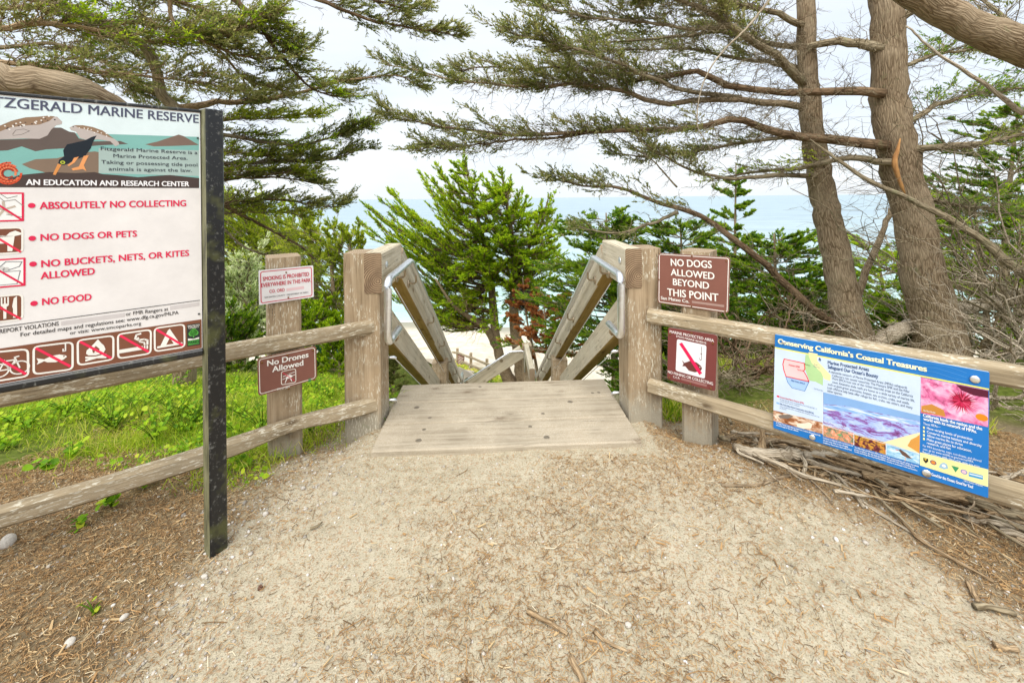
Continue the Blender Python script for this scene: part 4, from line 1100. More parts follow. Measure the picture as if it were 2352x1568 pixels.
for t, x0, y0, x1, y1 in [('A colony of harbor seals makes its home here. Look for them basking in the', 723, 1085, 978, 1159), ('sun and foraging for food just offshore.', 723, 1097, 852, 1134), ('Creatures in tidepools such as anemones and', 994, 1172, 1165, 1218), ('sea stars must adapt to ever-changing', 994, 1185, 1138, 1224), ('conditions. Please, leave them undisturbed.', 994, 1198, 1160, 1243),
        ('The Pillar Point and Montara MPAs may help', 1175, 1226, 1355, 1278), ('protect rockfishes, like this black-and-yellow', 1175, 1238, 1355, 1291), ('rockfish, by limiting take and protecting habitat.', 1175, 1250, 1355, 1303), ('Black oystercatchers and other shorebirds', 1360, 1282, 1545, 1337), ('can benefit from MPAs, feeding and', 1360, 1294, 1520, 1341), ('nesting on protected rocks and beaches.', 1360, 1306, 1538, 1360),
        ('Tidepools of Fitzgerald Marine Reserve', 998, 1078, 1145, 1116), ('located within Montara State Marine Reserve', 998, 1091, 1170, 1135), ('Red Sea Urchin', 1573, 1014, 1640, 1028)]:
    T(t, x0, y0, x1, y1, 8, W_, .01)
T('Montara SMR', 797, 752, 860, 766, 9, '#d23b46', .012); T('You Are Here', 846, 779, 884, 788, 8, '#d23b46', .01); T('Pillar Point SMCA', 810, 842, 890, 862, 9, '#2d5f9f', .012); T('Area', 940, 748, 962, 754, 8, '#5b7fa6'); T('Pictured', 940, 760, 974, 768, 8, '#5b7fa6'); T('Montara', 888, 748, 920, 756, 8, '#3d5a45'); T('N', 971, 726, 980, 728, 8, '#34507c', .01); T('Half Moon Bay', 942, 888, 993, 901, 7, '#6f87a8')
T('Montara State Marine Reserve (SMR)', 745, 937, 883, 973, 8, '#d23b46', .012); T('Pillar Point State Marine Conservation Area (SMCA)', 745, 976, 940, 1031, 8, '#33568c', .012)
for t, x0, y0, x1, y1 in [('No take, damage, injury, or possession of any living, geologic, or', 745, 949, 960, 1005), ('cultural marine resource is allowed.', 745, 960, 858, 990), ('Some recreational and/or commercial take of marine resources may', 745, 988, 973, 1052), ('be allowed.', 745, 999, 783, 1009)]: T(t, x0, y0, x1, y1, 7, '#5f7596')
for x, y, r in ((1868, 831, .0150), (932, 1164, .0130), (1590, 1371, .0150), (766, 618, .0080)): S.bolt(x, y, r, M['steel'], 'washer')
S.finish()

# ------------------------------------------------------------------ vegetation tools
def unit_rand(n):
    return nrm(rng.normal(size=(n, 3)))
def grow(P, count, length, fwd=.6, side=.8, up=.1, jit=.3, t0=.15, t1=1., K=6, curl=.25, lift=.0, bias=(0, 0, 0), fall=.45, wig=.05, zf=1.0):
    """side shoots on the polylines P (N,K0,3); count per parent (int or array) -> polylines (M,K,3), start t"""
    N, K0, _ = P.shape
    count = np.broadcast_to(np.asarray(count), (N,)).astype(int)
    pi_ = np.repeat(np.arange(N), count); m_ = len(pi_)
    if m_ == 0: return np.zeros((0, K, 3)), np.zeros(0)
    t = t0 + (t1 - t0) * rng.random(m_)
    f = t * (K0 - 1); i = np.minimum(f.astype(int), K0 - 2); fr = (f - i)[:, None]
    a, b_ = P[pi_, i], P[pi_, i + 1]
    p = a * (1 - fr) + b_ * fr; T = nrm(b_ - a)
    Z = np.array([0, 0, 1.0])
    S_ = nrm(np.cross(T, Z + 1e-3) + 1e-6) * np.where(rng.random((m_, 1)) < .5, -1, 1)
    D = nrm(T * fwd + S_ * side * (.4 + .8 * rng.random((m_, 1))) + Z * up + unit_rand(m_) * jit * np.array([1, 1, zf]) + np.array(bias))
    L = (np.asarray(length)[pi_] if np.ndim(length) else length) * (.5 + .8 * rng.random(m_)) * (1 - fall * t)
    s = np.linspace(0, 1, K)[None, :, None]
    C = nrm(T + np.array(bias)) * curl + Z * lift
    Q = p[:, None] + (D[:, None] * s + C[:, None] * s ** 2) * L[:, None, None]
    w = np.cumsum(rng.normal(size=(m_, K, 3)), 1) * (L[:, None, None] * wig); w[:, 0] = 0
    return Q + w, t
def radii(P, r0, taper=.75):
    N, K, _ = P.shape
    return np.broadcast_to(np.asarray(r0).reshape(-1, 1), (N, 1)) * (1 - taper * np.linspace(0, 1, K))[None]
def leafs(P, per, L, W, spread=.5, t0=.2, cl=.5, lift=0.0, zf=.6):
    """small rhombic leaf sprays along polylines -> verts, quads, tint"""
    N, K, _ = P.shape; m_ = N * per
    t = t0 + (1 - t0) * rng.random((N, per)); f = t * (K - 1); i = np.minimum(f.astype(int), K - 2); fr = (f - i)[..., None]
    n_ = np.arange(N)[:, None]
    a, b_ = P[n_, i], P[n_, i + 1]
    p = (a * (1 - fr) + b_ * fr).reshape(-1, 3); T = nrm(b_ - a).reshape(-1, 3)
    D = nrm(T * .8 + unit_rand(m_) * spread * np.array([1, 1, zf]) + np.array([0, 0, lift]))
    S_ = nrm(np.cross(D, unit_rand(m_)))
    l = L * (.55 + .9 * rng.random((m_, 1))); w = W * (.6 + .8 * rng.random((m_, 1)))
    V = np.stack([p, p + D * l * .45 + S_ * w * .5, p + D * l, p + D * l * .45 - S_ * w * .5], 1)
    tint = np.clip(np.repeat(rng.random(N), per) * cl + rng.random(m_) * (1 - cl), 0, 1)
    return V.reshape(-1, 3), np.arange(m_ * 4).reshape(-1, 4), tint
def leaf_obj(name, parts, mat, parent):
    V, Fq = join_np([(p[0], p[1]) for p in parts]); ti = np.concatenate([p[2] for p in parts])
    return link(name, mesh_np(name, V, Fq, False, {'tint': ('FACE', ti)}), parent, mat)
def twig_obj(name, sets, mat, parent, sides=4):
    V, Fq = join_np([tubes(P, Rd, sides) for P, Rd in sets if len(P)])
    return link(name, mesh_np(name, V, Fq, True, {'bk': ('POINT', np.asarray(V).reshape(-1, 3))}), parent, mat)
def pxl(pts): return [U(*p) for p in pts]
def poly_len(P): return np.linalg.norm(np.diff(P, axis=1), axis=2).sum(1)

class Tree:
    """a tree built from traced trunks and limbs; all geometry is stored relative to the base"""
    def __init__(s, name, base, label, cat='tree', group=None):
        s.base = np.array(tuple(base)); s.root = empty(name, tuple(base), label, cat, group)
        s.limbs = []
    def trunk(s, pts, radii_, mat='bark', name='trunk', n=30, sides=16, rough=.16, knob=.05):
        P = [np.array(tuple(p)) - s.base for p in pts]
        me, PP, rr = limb_mesh(name, P, 0, 0, n, sides, rough, radii_, knob=knob)
        link(name, me, s.root, M[mat]); return PP
    def limb(s, pts, r0, r1, mat='bark_grey', grow_=True, n=22, name='limb', wig=.012):
        P = [np.array(tuple(p)) - s.base for p in pts]
        Q = resample(P, n); L = np.linalg.norm(np.diff(Q, axis=0), axis=1).sum()
        me, PP, rr = limb_mesh(name, list(Q + np.concatenate([[[0, 0, 0]], np.cumsum(rng.normal(size=(n - 2, 3)), 0) * L * wig * .35, [[0, 0, 0]]])), r0, r1, n, 8, .15)
        link(name, me, s.root, M[mat])
        if grow_: s.limbs.append(PP)
        return PP
    def foliage(s, per_m=14, l2=.5, n3=7, l3=.16, leaf=(.05, .014), per=6, t2=.2, leaf_t=.3, mat='leaf_mid', tw='bark_grey', up=.12, bias=(0, 0, 0), limbs=None, bare=0, flat=.25, spread=.55, lich=0, name='foliage', jit3=.35, r2=.006, lift=.05, fall=.45):
        src = limbs if limbs is not None else s.limbs
        P = np.stack([resample(q, 24) for q in src]); Ls = poly_len(P)
        S2, t_ = grow(P, np.maximum(2, per_m * Ls * (1 - t2)), l2, .75, .75, up, flat, t2, 1, 7, .2, lift, bias, fall)
        S3, _ = grow(S2, n3, l3, .9, .7, .12, jit3, .2, 1., 4, .25, .05, bias, .3)
        sets = [(S2, radii(S2, r2)), (S3, radii(S3, r2 * .42))]
        if bare:
            B, _ = grow(P, np.maximum(1, bare * Ls), l2 * .9, .4, .8, .0, .5, .03, .8, 7, .1, .0, bias, .3, .07)
            B2, _ = grow(B, 6, l2 * .35, .6, .8, .05, .5, .2, 1., 5, .1, 0, bias, .3, .07)
            sets += [(B, radii(B, r2 * .8)), (B2, radii(B2, r2 * .45))]
        twig_obj('twigs', sets, M[tw], s.root, 3)
        tips = S2[:, 3:]
        lv = [leafs(S3, per, leaf[0], leaf[1], spread, leaf_t), leafs(tips, per, leaf[0], leaf[1], spread, .3)]
        leaf_obj(name, lv, M[mat], s.root)
        if lich:
            sel = rng.random(len(S2)) < lich
            if sel.any():
                H, _ = grow(S2[sel], 4, .10, .1, .2, -1.0, .25, .1, 1, 4, .1, -.3)
                leaf_obj('lichen', [leafs(H, 7, .035, .010, .6, 0)], M['lichen'], s.root)

# ------------------------------------------------------------------ the two big cypresses on the right
A0 = U(1968, 800, 5.2)
tA = Tree('cypress_tree', (A0.x, A0.y, gzf(A0.x, A0.y) - .1), 'slimmer of the two tall cypress trunks on the right, standing behind the blue panel')
tA.trunk([(A0.x + .03, A0.y, gzf(A0.x, A0.y) - .25)] + pxl([(1965, 790, 5.2), (1945, 700, 5.2), (1926, 612, 5.2), (1905, 520, 5.2), (1893, 455, 5.2), (1877, 375, 5.15), (1864, 270, 5.1), (1854, 125, 5.05), (1851, 0, 5.0), (1846, -160, 5.0), (1840, -330, 5.0)]),
         [.27, .20, .172, .158, .148, .140, .130, .118, .100, .095, .085, .06], n=46)
r1 = tA.limb(pxl([(1845, 247, 5.1), (1701, 225, 5.0), (1526, 230, 5.0), (1376, 212, 5.1), (1276, 203, 5.1), (1150, 205, 5.1), (1010, 180, 5.1), (885, 150, 5.1)]), .048, .007, 'bark')
r1b = tA.limb(pxl([(1701, 225, 5.0), (1560, 205, 4.8), (1420, 150, 4.6), (1280, 110, 4.6), (1140, 72, 4.6)]), .035, .006)
r6 = tA.limb(pxl([(1846, 190, 5.05), (1776, 125, 4.8), (1716, 80, 4.6), (1640, 25, 4.5), (1540, -10, 4.4), (1380, -30, 4.4)]), .06, .012)
r6b = tA.limb(pxl([(1690, 60, 4.6), (1600, 70, 4.6), (1480, 55, 4.7), (1340, 40, 4.8), (1215, 12, 4.8)]), .03, .006)
ra = [tA.limb(pxl([(1850, 60, 5.0), (1740, 20, 4.8), (1600, -5, 4.7), (1450, 10, 4.7), (1300, -15, 4.8)]), .04, .008),
      tA.limb(pxl([(1868, 310, 5.15), (1740, 320, 5.3), (1600, 340, 5.5), (1480, 350, 5.6), (1400, 345, 5.7)]), .03, .006),
      tA.limb(pxl([(1860, 160, 5.1), (1720, 150, 5.5), (1560, 120, 5.8), (1400, 118, 6.0), (1260, 130, 6.1)]), .035, .006)]
r5 = tA.limb(pxl([(1925, 748, 5.15), (1850, 700, 5.0), (1751, 610, 4.9), (1636, 525, 4.8), (1551, 485, 4.8), (1426, 445, 4.9), (1326, 437, 5.0), (1245, 415, 5.1)]), .062, .006, 'bark_dark')
r5b = tA.limb(pxl([(1558, 488, 4.8), (1500, 512, 4.9), (1420, 535, 5.0), (1330, 520, 5.2)]), .025, .006)
tA.limb(pxl([(1555, 430, 4.9), (1500, 370, 4.9), (1440, 330, 5.0), (1400, 300, 5.0)]), .012, .003)
r4 = tA.limb(pxl([(1890, 405, 5.15), (1780, 398, 5.0), (1676, 405, 4.9), (1576, 392, 4.8), (1500, 350, 4.8), (1440, 310, 4.8)]), .035, .005)
tA.foliage(26, .46, 13, .14, (.034, .011), 12, .34, .3, 'leaf_dark', up=.16, limbs=[r1, r1b, r6, r6b], bare=30, lich=.18)
tA.foliage(22, .46, 12, .14, (.034, .011), 11, .2, .3, 'leaf_dark', up=.14, limbs=ra, bare=28, lich=.3)
tA.foliage(14, .42, 11, .14, (.034, .011), 11, .45, .4, 'leaf_dark', up=.2, limbs=[r5, r5b, r4], bare=9, lich=.35, name='foliage')

B0 = U(2160, 840, 4.6)
tB = Tree('cypress_tree', (B0.x, B0.y, gzf(B0.x, B0.y) - .1), 'thickest cypress trunk on the right, with a torn orange strip of bark')
PB = tB.trunk([(B0.x + .05, B0.y, gzf(B0.x, B0.y) - .3)] + pxl([(2160, 830, 4.6), (2148, 740, 4.6), (2116, 612, 4.6), (2091, 475, 4.6), (2062, 350, 4.6), (2045, 250, 4.6), (2040, 130, 4.55), (2033, 0, 4.5), (2025, -160, 4.5), (2010, -330, 4.5)]),
          [.32, .255, .215, .190, .178, .178, .168, .155, .142, .125, .10], n=46, rough=.2)
q2 = tB.limb(pxl([(2030, 215, 4.5), (1876, 211, 4.6), (1676, 196, 4.7), (1586, 175, 4.8), (1456, 190, 5.2), (1330, 165, 5.4), (1200, 160, 5.5), (1060, 165, 5.6)]), .055, .008, 'bark_dark')
q3 = tB.limb(pxl([(2040, 335, 4.5), (1876, 305, 4.6), (1760, 288, 4.7), (1701, 271, 4.7), (1601, 287, 4.8), (1426, 302, 5.0), (1240, 312, 5.1), (1100, 303, 5.2), (985, 285, 5.2), (895, 262, 5.2)]), .062, .008, 'bark_dark')
q3b = tB.limb(pxl([(1380, 303, 5.0), (1250, 325, 5.1), (1130, 332, 5.1), (1040, 340, 5.1), (960, 346, 5.1)]), .022, .005, 'bark_dark')
q4 = tB.limb(pxl([(2050, 374, 4.5), (1950, 370, 4.6), (1851, 388, 4.8), (1740, 400, 5.3), (1640, 412, 5.6)]), .045, .01)
q7 = tB.limb(pxl([(2075, 345, 4.5), (2201, 335, 4.4), (2290, 318, 4.4), (2420, 290, 4.4)]), .045, .015)
q8 = tB.limb(pxl([(2030, 110, 4.5), (1930, 95, 4.7), (1800, 100, 5.2), (1660, 60, 5.4), (1500, 80, 5.5), (1330, 95, 5.6)]), .06, .01)
qa = [tB.limb(pxl([(2060, 300, 4.5), (2160, 240, 4.6), (2260, 215, 4.8), (2400, 200, 5.0)]), .035, .01),
      tB.limb(pxl([(2085, 440, 4.6), (2180, 470, 4.9), (2280, 480, 5.2), (2400, 500, 5.4)]), .03, .008),
      tB.limb(pxl([(2045, 160, 4.5), (2130, 130, 4.7), (2230, 120, 5.0), (2340, 150, 5.2)]), .03, .008)]
q9 = tB.limb(pxl([(2040, 60, 4.5), (2130, 10, 4.4), (2240, -40, 4.3)]), .05, .02)
tB.foliage(24, .48, 13, .15, (.034, .011), 12, .40, .3, 'leaf_dark', up=.16, limbs=[q2, q3, q3b, q8], bare=30, lich=.2)
tB.foliage(18, .5, 10, .15, (.034, .011), 9, .15, .3, 'leaf_mid', limbs=qa, bare=14, lich=.2)
tB.foliage(11, .6, 9, .15, (.036, .011), 9, .3, .4, 'leaf_olive', up=.2, limbs=[q4, q7, q9], bare=20, lich=.3)
# torn bark strip: a curved splinter standing proud of the trunk
sp_ = [np.array(tuple(U(*p))) - tB.base for p in [(2068, 318, 4.38), (2062, 345, 4.37), (2055, 372, 4.36), (2062, 400, 4.36), (2072, 430, 4.37), (2080, 447, 4.38)]]
me, _, _ = limb_mesh('torn_bark', sp_, .008, .012, 14, 5, .3, [.006, .018, .026, .022, .018, .004])
m, nt, b, _ = new_mat('torn_orange_bark')
nt.links.new(ramp(nt, noise(nt, coords(nt, (40, 40, 6)), 1, 4), [(.3, g3(.34, .15, .05)), (.7, g3(.62, .33, .12))]), b.inputs['Base Color']); b.inputs['Roughness'].default_value = .9
link('torn_bark', me, tB.root, m)

# leaning trunk crossing the top right corner
D0 = U(2900, 700, 3.3)
tD = Tree('leaning_cypress', (D0.x, D0.y, gzf(D0.x, D0.y)), 'thick leaning cypress trunk crossing the top right corner')
tD.trunk([(D0.x, D0.y, gzf(D0.x, D0.y) - .3)] + pxl([(2780, 480, 3.3), (2600, 260, 3.3), (2400, 130, 3.3), (2260, 72, 3.3), (2160, 22, 3.3), (2060, -40, 3.3), (1960, -130, 3.3)]), [.19, .165, .145, .132, .122, .11, .10, .09], n=34)
tD.limb(pxl([(2352, 262, 3.6), (2251, 180, 3.7), (2151, 115, 3.8), (2080, 60, 3.9)]), .022, .008, 'dead')
dl = tD.limb(pxl([(2420, 150, 3.3), (2330, 60, 3.6), (2240, -20, 3.8)]), .04, .01)
tD.foliage(8, .5, 6, .15, (.05, .014), 4, .1, .4, 'leaf_dark', limbs=[dl], bare=24)

# ------------------------------------------------------------------ big cypress on the left
E0 = U(425, 895, 4.6)
tE = Tree('cypress_tree', (E0.x, E0.y, gzf(E0.x, E0.y) - .1), 'large spreading cypress on the left with limbs over the white reserve sign')
tE.trunk([(E0.x, E0.y, gzf(E0.x, E0.y) - .3)] + pxl([(425, 880, 4.6), (415, 760, 4.5), (390, 600, 4.3), (350, 420, 4.0), (300, 290, 3.6), (215, 225, 3.3), (120, 198, 3.1), (0, 184, 3.0), (-150, 160, 2.9), (-320, 120, 2.9)]),
         [.14, .105, .10, .10, .10, .10, .11, .115, .12, .125, .12], n=44)
tE.trunk(pxl([(395, 620, 4.35), (420, 420, 4.45), (412, 290, 4.4), (401, 249, 4.4), (372, 218, 4.35), (358, 160, 4.3), (329, 106, 4.2), (240, 54, 4.0), (160, 17, 3.8), (60, -8, 3.7), (-80, -50, 3.6)]), [.07, .066, .06, .056, .052, .048, .045, .045, .042, .04, .036], 'bark_grey', 'limb', 34, 10)
L_ = tE.limb
c_ = [L_(pxl([(388, -25, 4.0), (401, 49, 4.1), (473, 97, 4.2), (544, 129, 4.4), (622, 135, 4.6), (700, 120, 4.8)]), .022, .006, 'dead_brown'),
      L_(pxl([(510, -30, 4.3), (560, 20, 4.4), (601, 57, 4.5), (660, 137, 4.8), (720, 190, 5.2), (790, 215, 5.4)]), .04, .008, 'bark_dark'),
      L_(pxl([(600, -40, 4.8), (735, 10, 5.0), (850, 48, 5.2), (960, 70, 5.4), (1055, 88, 5.5)]), .035, .006, 'bark_dark'),
      L_(pxl([(700, -50, 4.9), (800, -20, 5.1), (900, 10, 5.3), (965, 20, 5.5)]), .03, .006, 'bark_dark'),
      L_(pxl([(415, 250, 4.4), (490, 238, 4.8), (580, 232, 5.2), (675, 220, 5.5), (800, 192, 5.7), (900, 185, 5.8), (965, 200, 5.9)]), .045, .006, 'dead_brown'),
      L_(pxl([(418, 330, 4.4), (510, 308, 5.0), (675, 332, 5.5), (770, 310, 5.7), (835, 295, 5.8)]), .035, .006, 'bark_grey'),
      L_(pxl([(420, 380, 4.4), (510, 380, 5.0), (640, 378, 5.5), (750, 380, 5.7), (840, 345, 5.8)]), .035, .006, 'bark_grey'),
      L_(pxl([(418, 440, 4.45), (510, 425, 5.0), (620, 420, 5.4), (745, 437, 5.6)]), .03, .006, 'bark_grey'),
      L_(pxl([(412, 480, 4.45), (510, 466, 5.0), (650, 455, 5.4), (780, 470, 5.6)]), .035, .006, 'bark_dark')]
g_ = [L_(pxl([(412, 285, 4.45), (520, 272, 5.0), (640, 268, 5.5), (735, 262, 5.7)]), .022, .005, 'dead_brown'),
      L_(pxl([(414, 350, 4.45), (520, 345, 5.0), (620, 352, 5.4), (735, 350, 5.7)]), .022, .005, 'bark_grey'),
      L_(pxl([(414, 410, 4.45), (520, 405, 5.0), (620, 398, 5.4), (720, 405, 5.6)]), .022, .005, 'bark_grey'),
      L_(pxl([(414, 500, 4.6), (520, 492, 5.1), (610, 488, 5.4), (690, 495, 5.6)]), .022, .005, 'bark_grey')]
d_ = [L_(pxl([(505, 468, 5.0), (580, 505, 5.3), (660, 555, 5.6), (740, 620, 5.9)]), .03, .008, 'bark_dark'),
      L_(pxl([(508, 520, 5.2), (560, 570, 5.4), (640, 590, 5.6), (690, 590, 5.7)]), .018, .005, 'bark_grey')]
e_ = [L_(pxl([(-60, 70, 3.4), (140, 55, 3.6), (330, 85, 3.9), (520, 75, 4.2), (640, 30, 4.4)]), .03, .008, 'dead_brown'),
      L_(pxl([(-40, 140, 3.3), (120, 150, 3.4), (260, 165, 3.6), (420, 185, 4.0), (520, 200, 4.2)]), .024, .006, 'dead_brown'),
      L_(pxl([(100, -50, 3.8), (260, -10, 4.0), (420, 10, 4.3), (560, 60, 4.6), (680, 100, 4.9)]), .035, .008, 'bark_dark'),
      L_(pxl([(-60, 20, 4.4), (110, 30, 4.6), (250, 90, 4.8), (340, 140, 5.0)]), .03, .008, 'bark_grey'),
      L_(pxl([(0, 110, 4.6), (130, 100, 4.6), (230, 130, 4.7), (330, 200, 4.9), (420, 225, 5.0)]), .025, .006, 'bark_grey'),
      L_(pxl([(240, 54, 4.0), (360, 60, 4.3), (480, 110, 4.6), (560, 190, 4.9), (650, 210, 5.1)]), .03, .006, 'dead_brown')]
tE.foliage(23, .42, 13, .14, (.036, .011), 13, .22, .25, 'leaf_dark', 'bark_dark', limbs=c_, bare=7, lich=.12, bias=(.12, 0, .03))
tE.foliage(24, .40, 12, .14, (.036, .011), 11, .12, .25, 'leaf_olive', 'dead_brown', limbs=g_, bare=9, bias=(.12, 0, .03))
tE.foliage(15, .40, 9, .15, (.036, .011), 10, .2, .3, 'leaf_olive', 'bark_grey', limbs=d_, bare=5)
tE.foliage(33, .44, 13, .13, (.032, .010), 10, .02, .3, 'leaf_dark', 'dead_brown', limbs=e_, bare=14, lich=.35, flat=.5)
tE.foliage(14, .42, 10, .14, (.036, .011), 10, .2, .25, 'leaf_bright', 'bark_grey', limbs=[e_[0], e_[2], c_[1], c_[5]], flat=.4)

# ------------------------------------------------------------------ trees on the slope
def slope_tree(name, label, u, Y, vtop, spread, mat, utop=None, nb=60, group=None, wind=(-.25, 0, .08), pitch=.35, leaf=(.10, .028), per=6, hmin=.15, trunks=1, shape=1.0, n2=9, n3=5, tw='bark_grey', dens=1.0, depth=.8, cat='tree', r0=.12, l2=.26, lift=.12, topw=.12):
    b0 = U(u, 800, Y); zb = gzf(b0.x, b0.y); top = U(utop if utop is not None else u, vtop, Y)
    base = np.array((b0.x, b0.y, zb)); H = top.z - zb
    t = Tree(name, base, label, cat, group)
    lim = []
    lean = top.x - b0.x
    for k in range(trunks):
        ox = (k - (trunks - 1) / 2) * .35
        pts = [(ox * .5, 0, -.3), (ox + lean * .15, rng.normal() * .08, H * .3), (ox * 1.6 + lean * .5, rng.normal() * .12, H * .62), (ox * 1.8 + lean, rng.normal() * .1, H * (.98 if k == 0 else .86))]
        me, P, rr = limb_mesh('trunk', pts, r0, .015, 24, 10, .12); link('trunk', me, t.root, M['bark']); lim.append(P)
    Rm = spread / F * Y
    Bs = []; KB = 12
    nb = int(nb * 1.45)
    for k in range(nb):
        h = hmin + (1 - hmin) * ((k + rng.random()) / nb) ** .9
        P = lim[k % trunks]; j = h * (len(P) - 1) * .98; i0 = int(j); p = P[i0]
        az = rng.random() * 6.283
        prof = (topw + (1 - topw) * (1 - h) ** .75) if h > .35 else (.75 + .25 * h / .35)
        L = Rm * prof * (.55 + .6 * rng.random()) * shape
        d = np.array((math.cos(az), math.sin(az) * depth, 0)); d[0] *= 1 + (-.35 if d[0] > 0 else .25) * (abs(wind[0]) * 2)
        s = np.linspace(0, 1, KB)[:, None]
        pz = pitch * (.4 + .9 * h) * (.3 + 1.4 * rng.random()) + rng.normal() * .10
        Q = p + (d * s + np.array((0, 0, 1)) * (pz * s + lift * s ** 2) + np.array(wind) * s ** 1.6) * L
        Q = Q + np.cumsum(rng.normal(size=(KB, 3)), 0) * L * .012
        Bs.append(Q)
    Bs = np.stack(Bs); Lb = poly_len(Bs)
    S2, tt = grow(Bs, int(n2 * 1.6), Lb * l2, .9, .7, .08, .18, .18, 1, 6, .3, .06, (wind[0] * .4, 0, wind[2]), .55, .05, .4)
    S3, _ = grow(S2, n3, poly_len(S2) * .34, 1.0, .6, .10, .25, .15, 1, 4, .2, .05, (wind[0] * .4, 0, .05), .3)
    twig_obj('branches', [(Bs, radii(Bs, np.maximum(.008, Lb * .011)))], M[tw], t.root, 5)
    twig_obj('twigs', [(S2, radii(S2, .006 + .001 * Y * .3)), (S3, radii(S3, .004))], M[tw], t.root, 3)
    p_ = max(1, int(per * 2.4)); leaf = (leaf[0] * .74, leaf[1] * .66)
    leaf_obj('foliage', [leafs(S3, p_, leaf[0], leaf[1] * 1.2, .40, .05, .6, .06), leafs(S2[:, 2:], p_, leaf[0], leaf[1] * 1.2, .40, .2, .6, .06)], M[mat], t.root)
    return t

# focal cypress below the gate: traced leaders, upswept windblown boughs
Y0 = 15.0
b0 = U(1175, 868, Y0)
tC = Tree('cypress_tree', (b0.x, b0.y, gzf(b0.x, b0.y)), 'bright green windblown cypress framed by the gate, above the beach')
lead = [tC.trunk(pxl([(1182, 900, Y0), (1166, 862, Y0), (1146, 810, Y0), (1136, 750, Y0), (1128, 650, Y0), (1112, 560, Y0 + .1), (1085, 450, Y0), (1067, 356, Y0)]), [.34, .23, .18, .165, .13, .10, .05, .012], n=30, sides=10),
        tC.trunk(pxl([(1204, 890, Y0 - .2), (1196, 850, Y0 - .2), (1186, 780, Y0 - .2), (1180, 700, Y0), (1184, 620, Y0 + .2), (1172, 520, Y0 + .2), (1160, 440, Y0 + .1), (1152, 385, Y0)]), [.30, .23, .20, .17, .13, .09, .05, .012], n=30, sides=10),
        tC.trunk(pxl([(1140, 795, Y0), (1118, 757, Y0 - .2), (1085, 733, Y0 - .5), (1040, 700, Y0 - .9), (1000, 640, Y0 - 1.2)]), [.15, .13, .10, .06, .03], 'bark', 'limb', 20, 8),
        tC.trunk(pxl([(1180, 660, Y0), (1200, 600, Y0 - .3), (1240, 520, Y0 - .4), (1262, 445, Y0 - .4)]), [.08, .07, .045, .012], 'bark_dark', 'limb', 20, 8)]
def px_branch(u0, v0, u1, v1, dy0, dy1, sag=.10):
    a, b_ = np.array(tuple(U(u0, v0, Y0 + dy0))), np.array(tuple(U(u1, v1, Y0 + dy1)))
    s = np.linspace(0, 1, 12)[:, None]; L = np.linalg.norm(b_ - a)
    return a + (b_ - a) * s - np.array((0, 0, 1)) * np.sin(s * np.pi) * sag * L + np.cumsum(rng.normal(size=(12, 3)), 0) * L * .008
br = []
tips = [(1066, 352), (1040, 372), (1010, 383), (980, 400), (1000, 425), (975, 440), (1090, 395), (1120, 430), (1152, 383), (1175, 410), (1190, 440), (1210, 455), (895, 445), (905, 455), (862, 502), (880, 520), (930, 480), (945, 500), (985, 470), (1005, 505), (900, 545), (950, 560),
        (1040, 440), (1060, 480), (1100, 480), (1140, 470), (1265, 440), (1245, 465), (1230, 490), (1280, 510), (1255, 545), (1200, 520), (1160, 520), (1090, 530), (1030, 540), (980, 560), (930, 600), (905, 640), (1000, 600), (1060, 590), (1120, 575), (1190, 570), (1240, 600), (1290, 570),
        (880, 570), (960, 530), (1020, 480), (870, 600), (905, 580), (1215, 540), (1075, 420), (1105, 410), (1050, 405)]
for (u, v) in tips + [(842, 512), (870, 470), (915, 475), (1020, 400), (1130, 400), (1250, 505), (1275, 480), (925, 520), (990, 520), (1010, 440), (1180, 470), (1100, 440), (890, 625), (930, 660), (960, 640), (1030, 640), (1270, 620), (1240, 650), (1000, 690), (950, 710)]:
    for q in range(2):
        P = lead[0] if u < 1100 else (lead[1] if u < 1215 else lead[3]); P = P + tC.base
        hv = v + rng.uniform(25, 95) + (max(0, 1080 - u) * .35 if u < 1080 else 0)
        hv = min(hv, 740 if u < 1215 else 650)
        zt = U(u, hv, Y0).z; j = int(np.argmin(np.abs(P[:, 2] - zt))); p0 = P[j]
        e = np.array(tuple(U(u + (rng.normal() * 22 if q else 0), v + (abs(rng.normal()) * 16 if q else 0), Y0 + rng.uniform(-1.8, 1.2) * (1 if q else .6))))
        s = np.linspace(0, 1, 12)[:, None]; L = np.linalg.norm(e - p0)
        br.append(p0 + (e - p0) * s - np.array((0, 0, 1)) * np.sin(s * np.pi) * .13 * L + np.cumsum(rng.normal(size=(12, 3)), 0) * L * .008)
for k in range(90):                                # fuller inner and right-hand boughs
    u = rng.uniform(1035, 1292); vm = np.interp(u, [1035, 1066, 1110, 1152, 1210, 1265, 1292], [385, 360, 410, 392, 452, 452, 520]); v = vm + 8 + (650 - vm) * rng.random()
    P = (lead[0] if u < 1128 else lead[1]) + tC.base
    p0 = P[int(np.argmin(np.abs(P[:, 2] - U(u, v + rng.uniform(0, 45), Y0).z)))]
    e = np.array(tuple(U(u, v, Y0 + rng.uniform(-2.2, 1.4)))); s = np.linspace(0, 1, 12)[:, None]; L = np.linalg.norm(e - p0)
    br.append(p0 + (e - p0) * s - np.array((0, 0, 1)) * np.sin(s * np.pi) * .05 * L + np.cumsum(rng.normal(size=(12, 3)), 0) * L * .008)
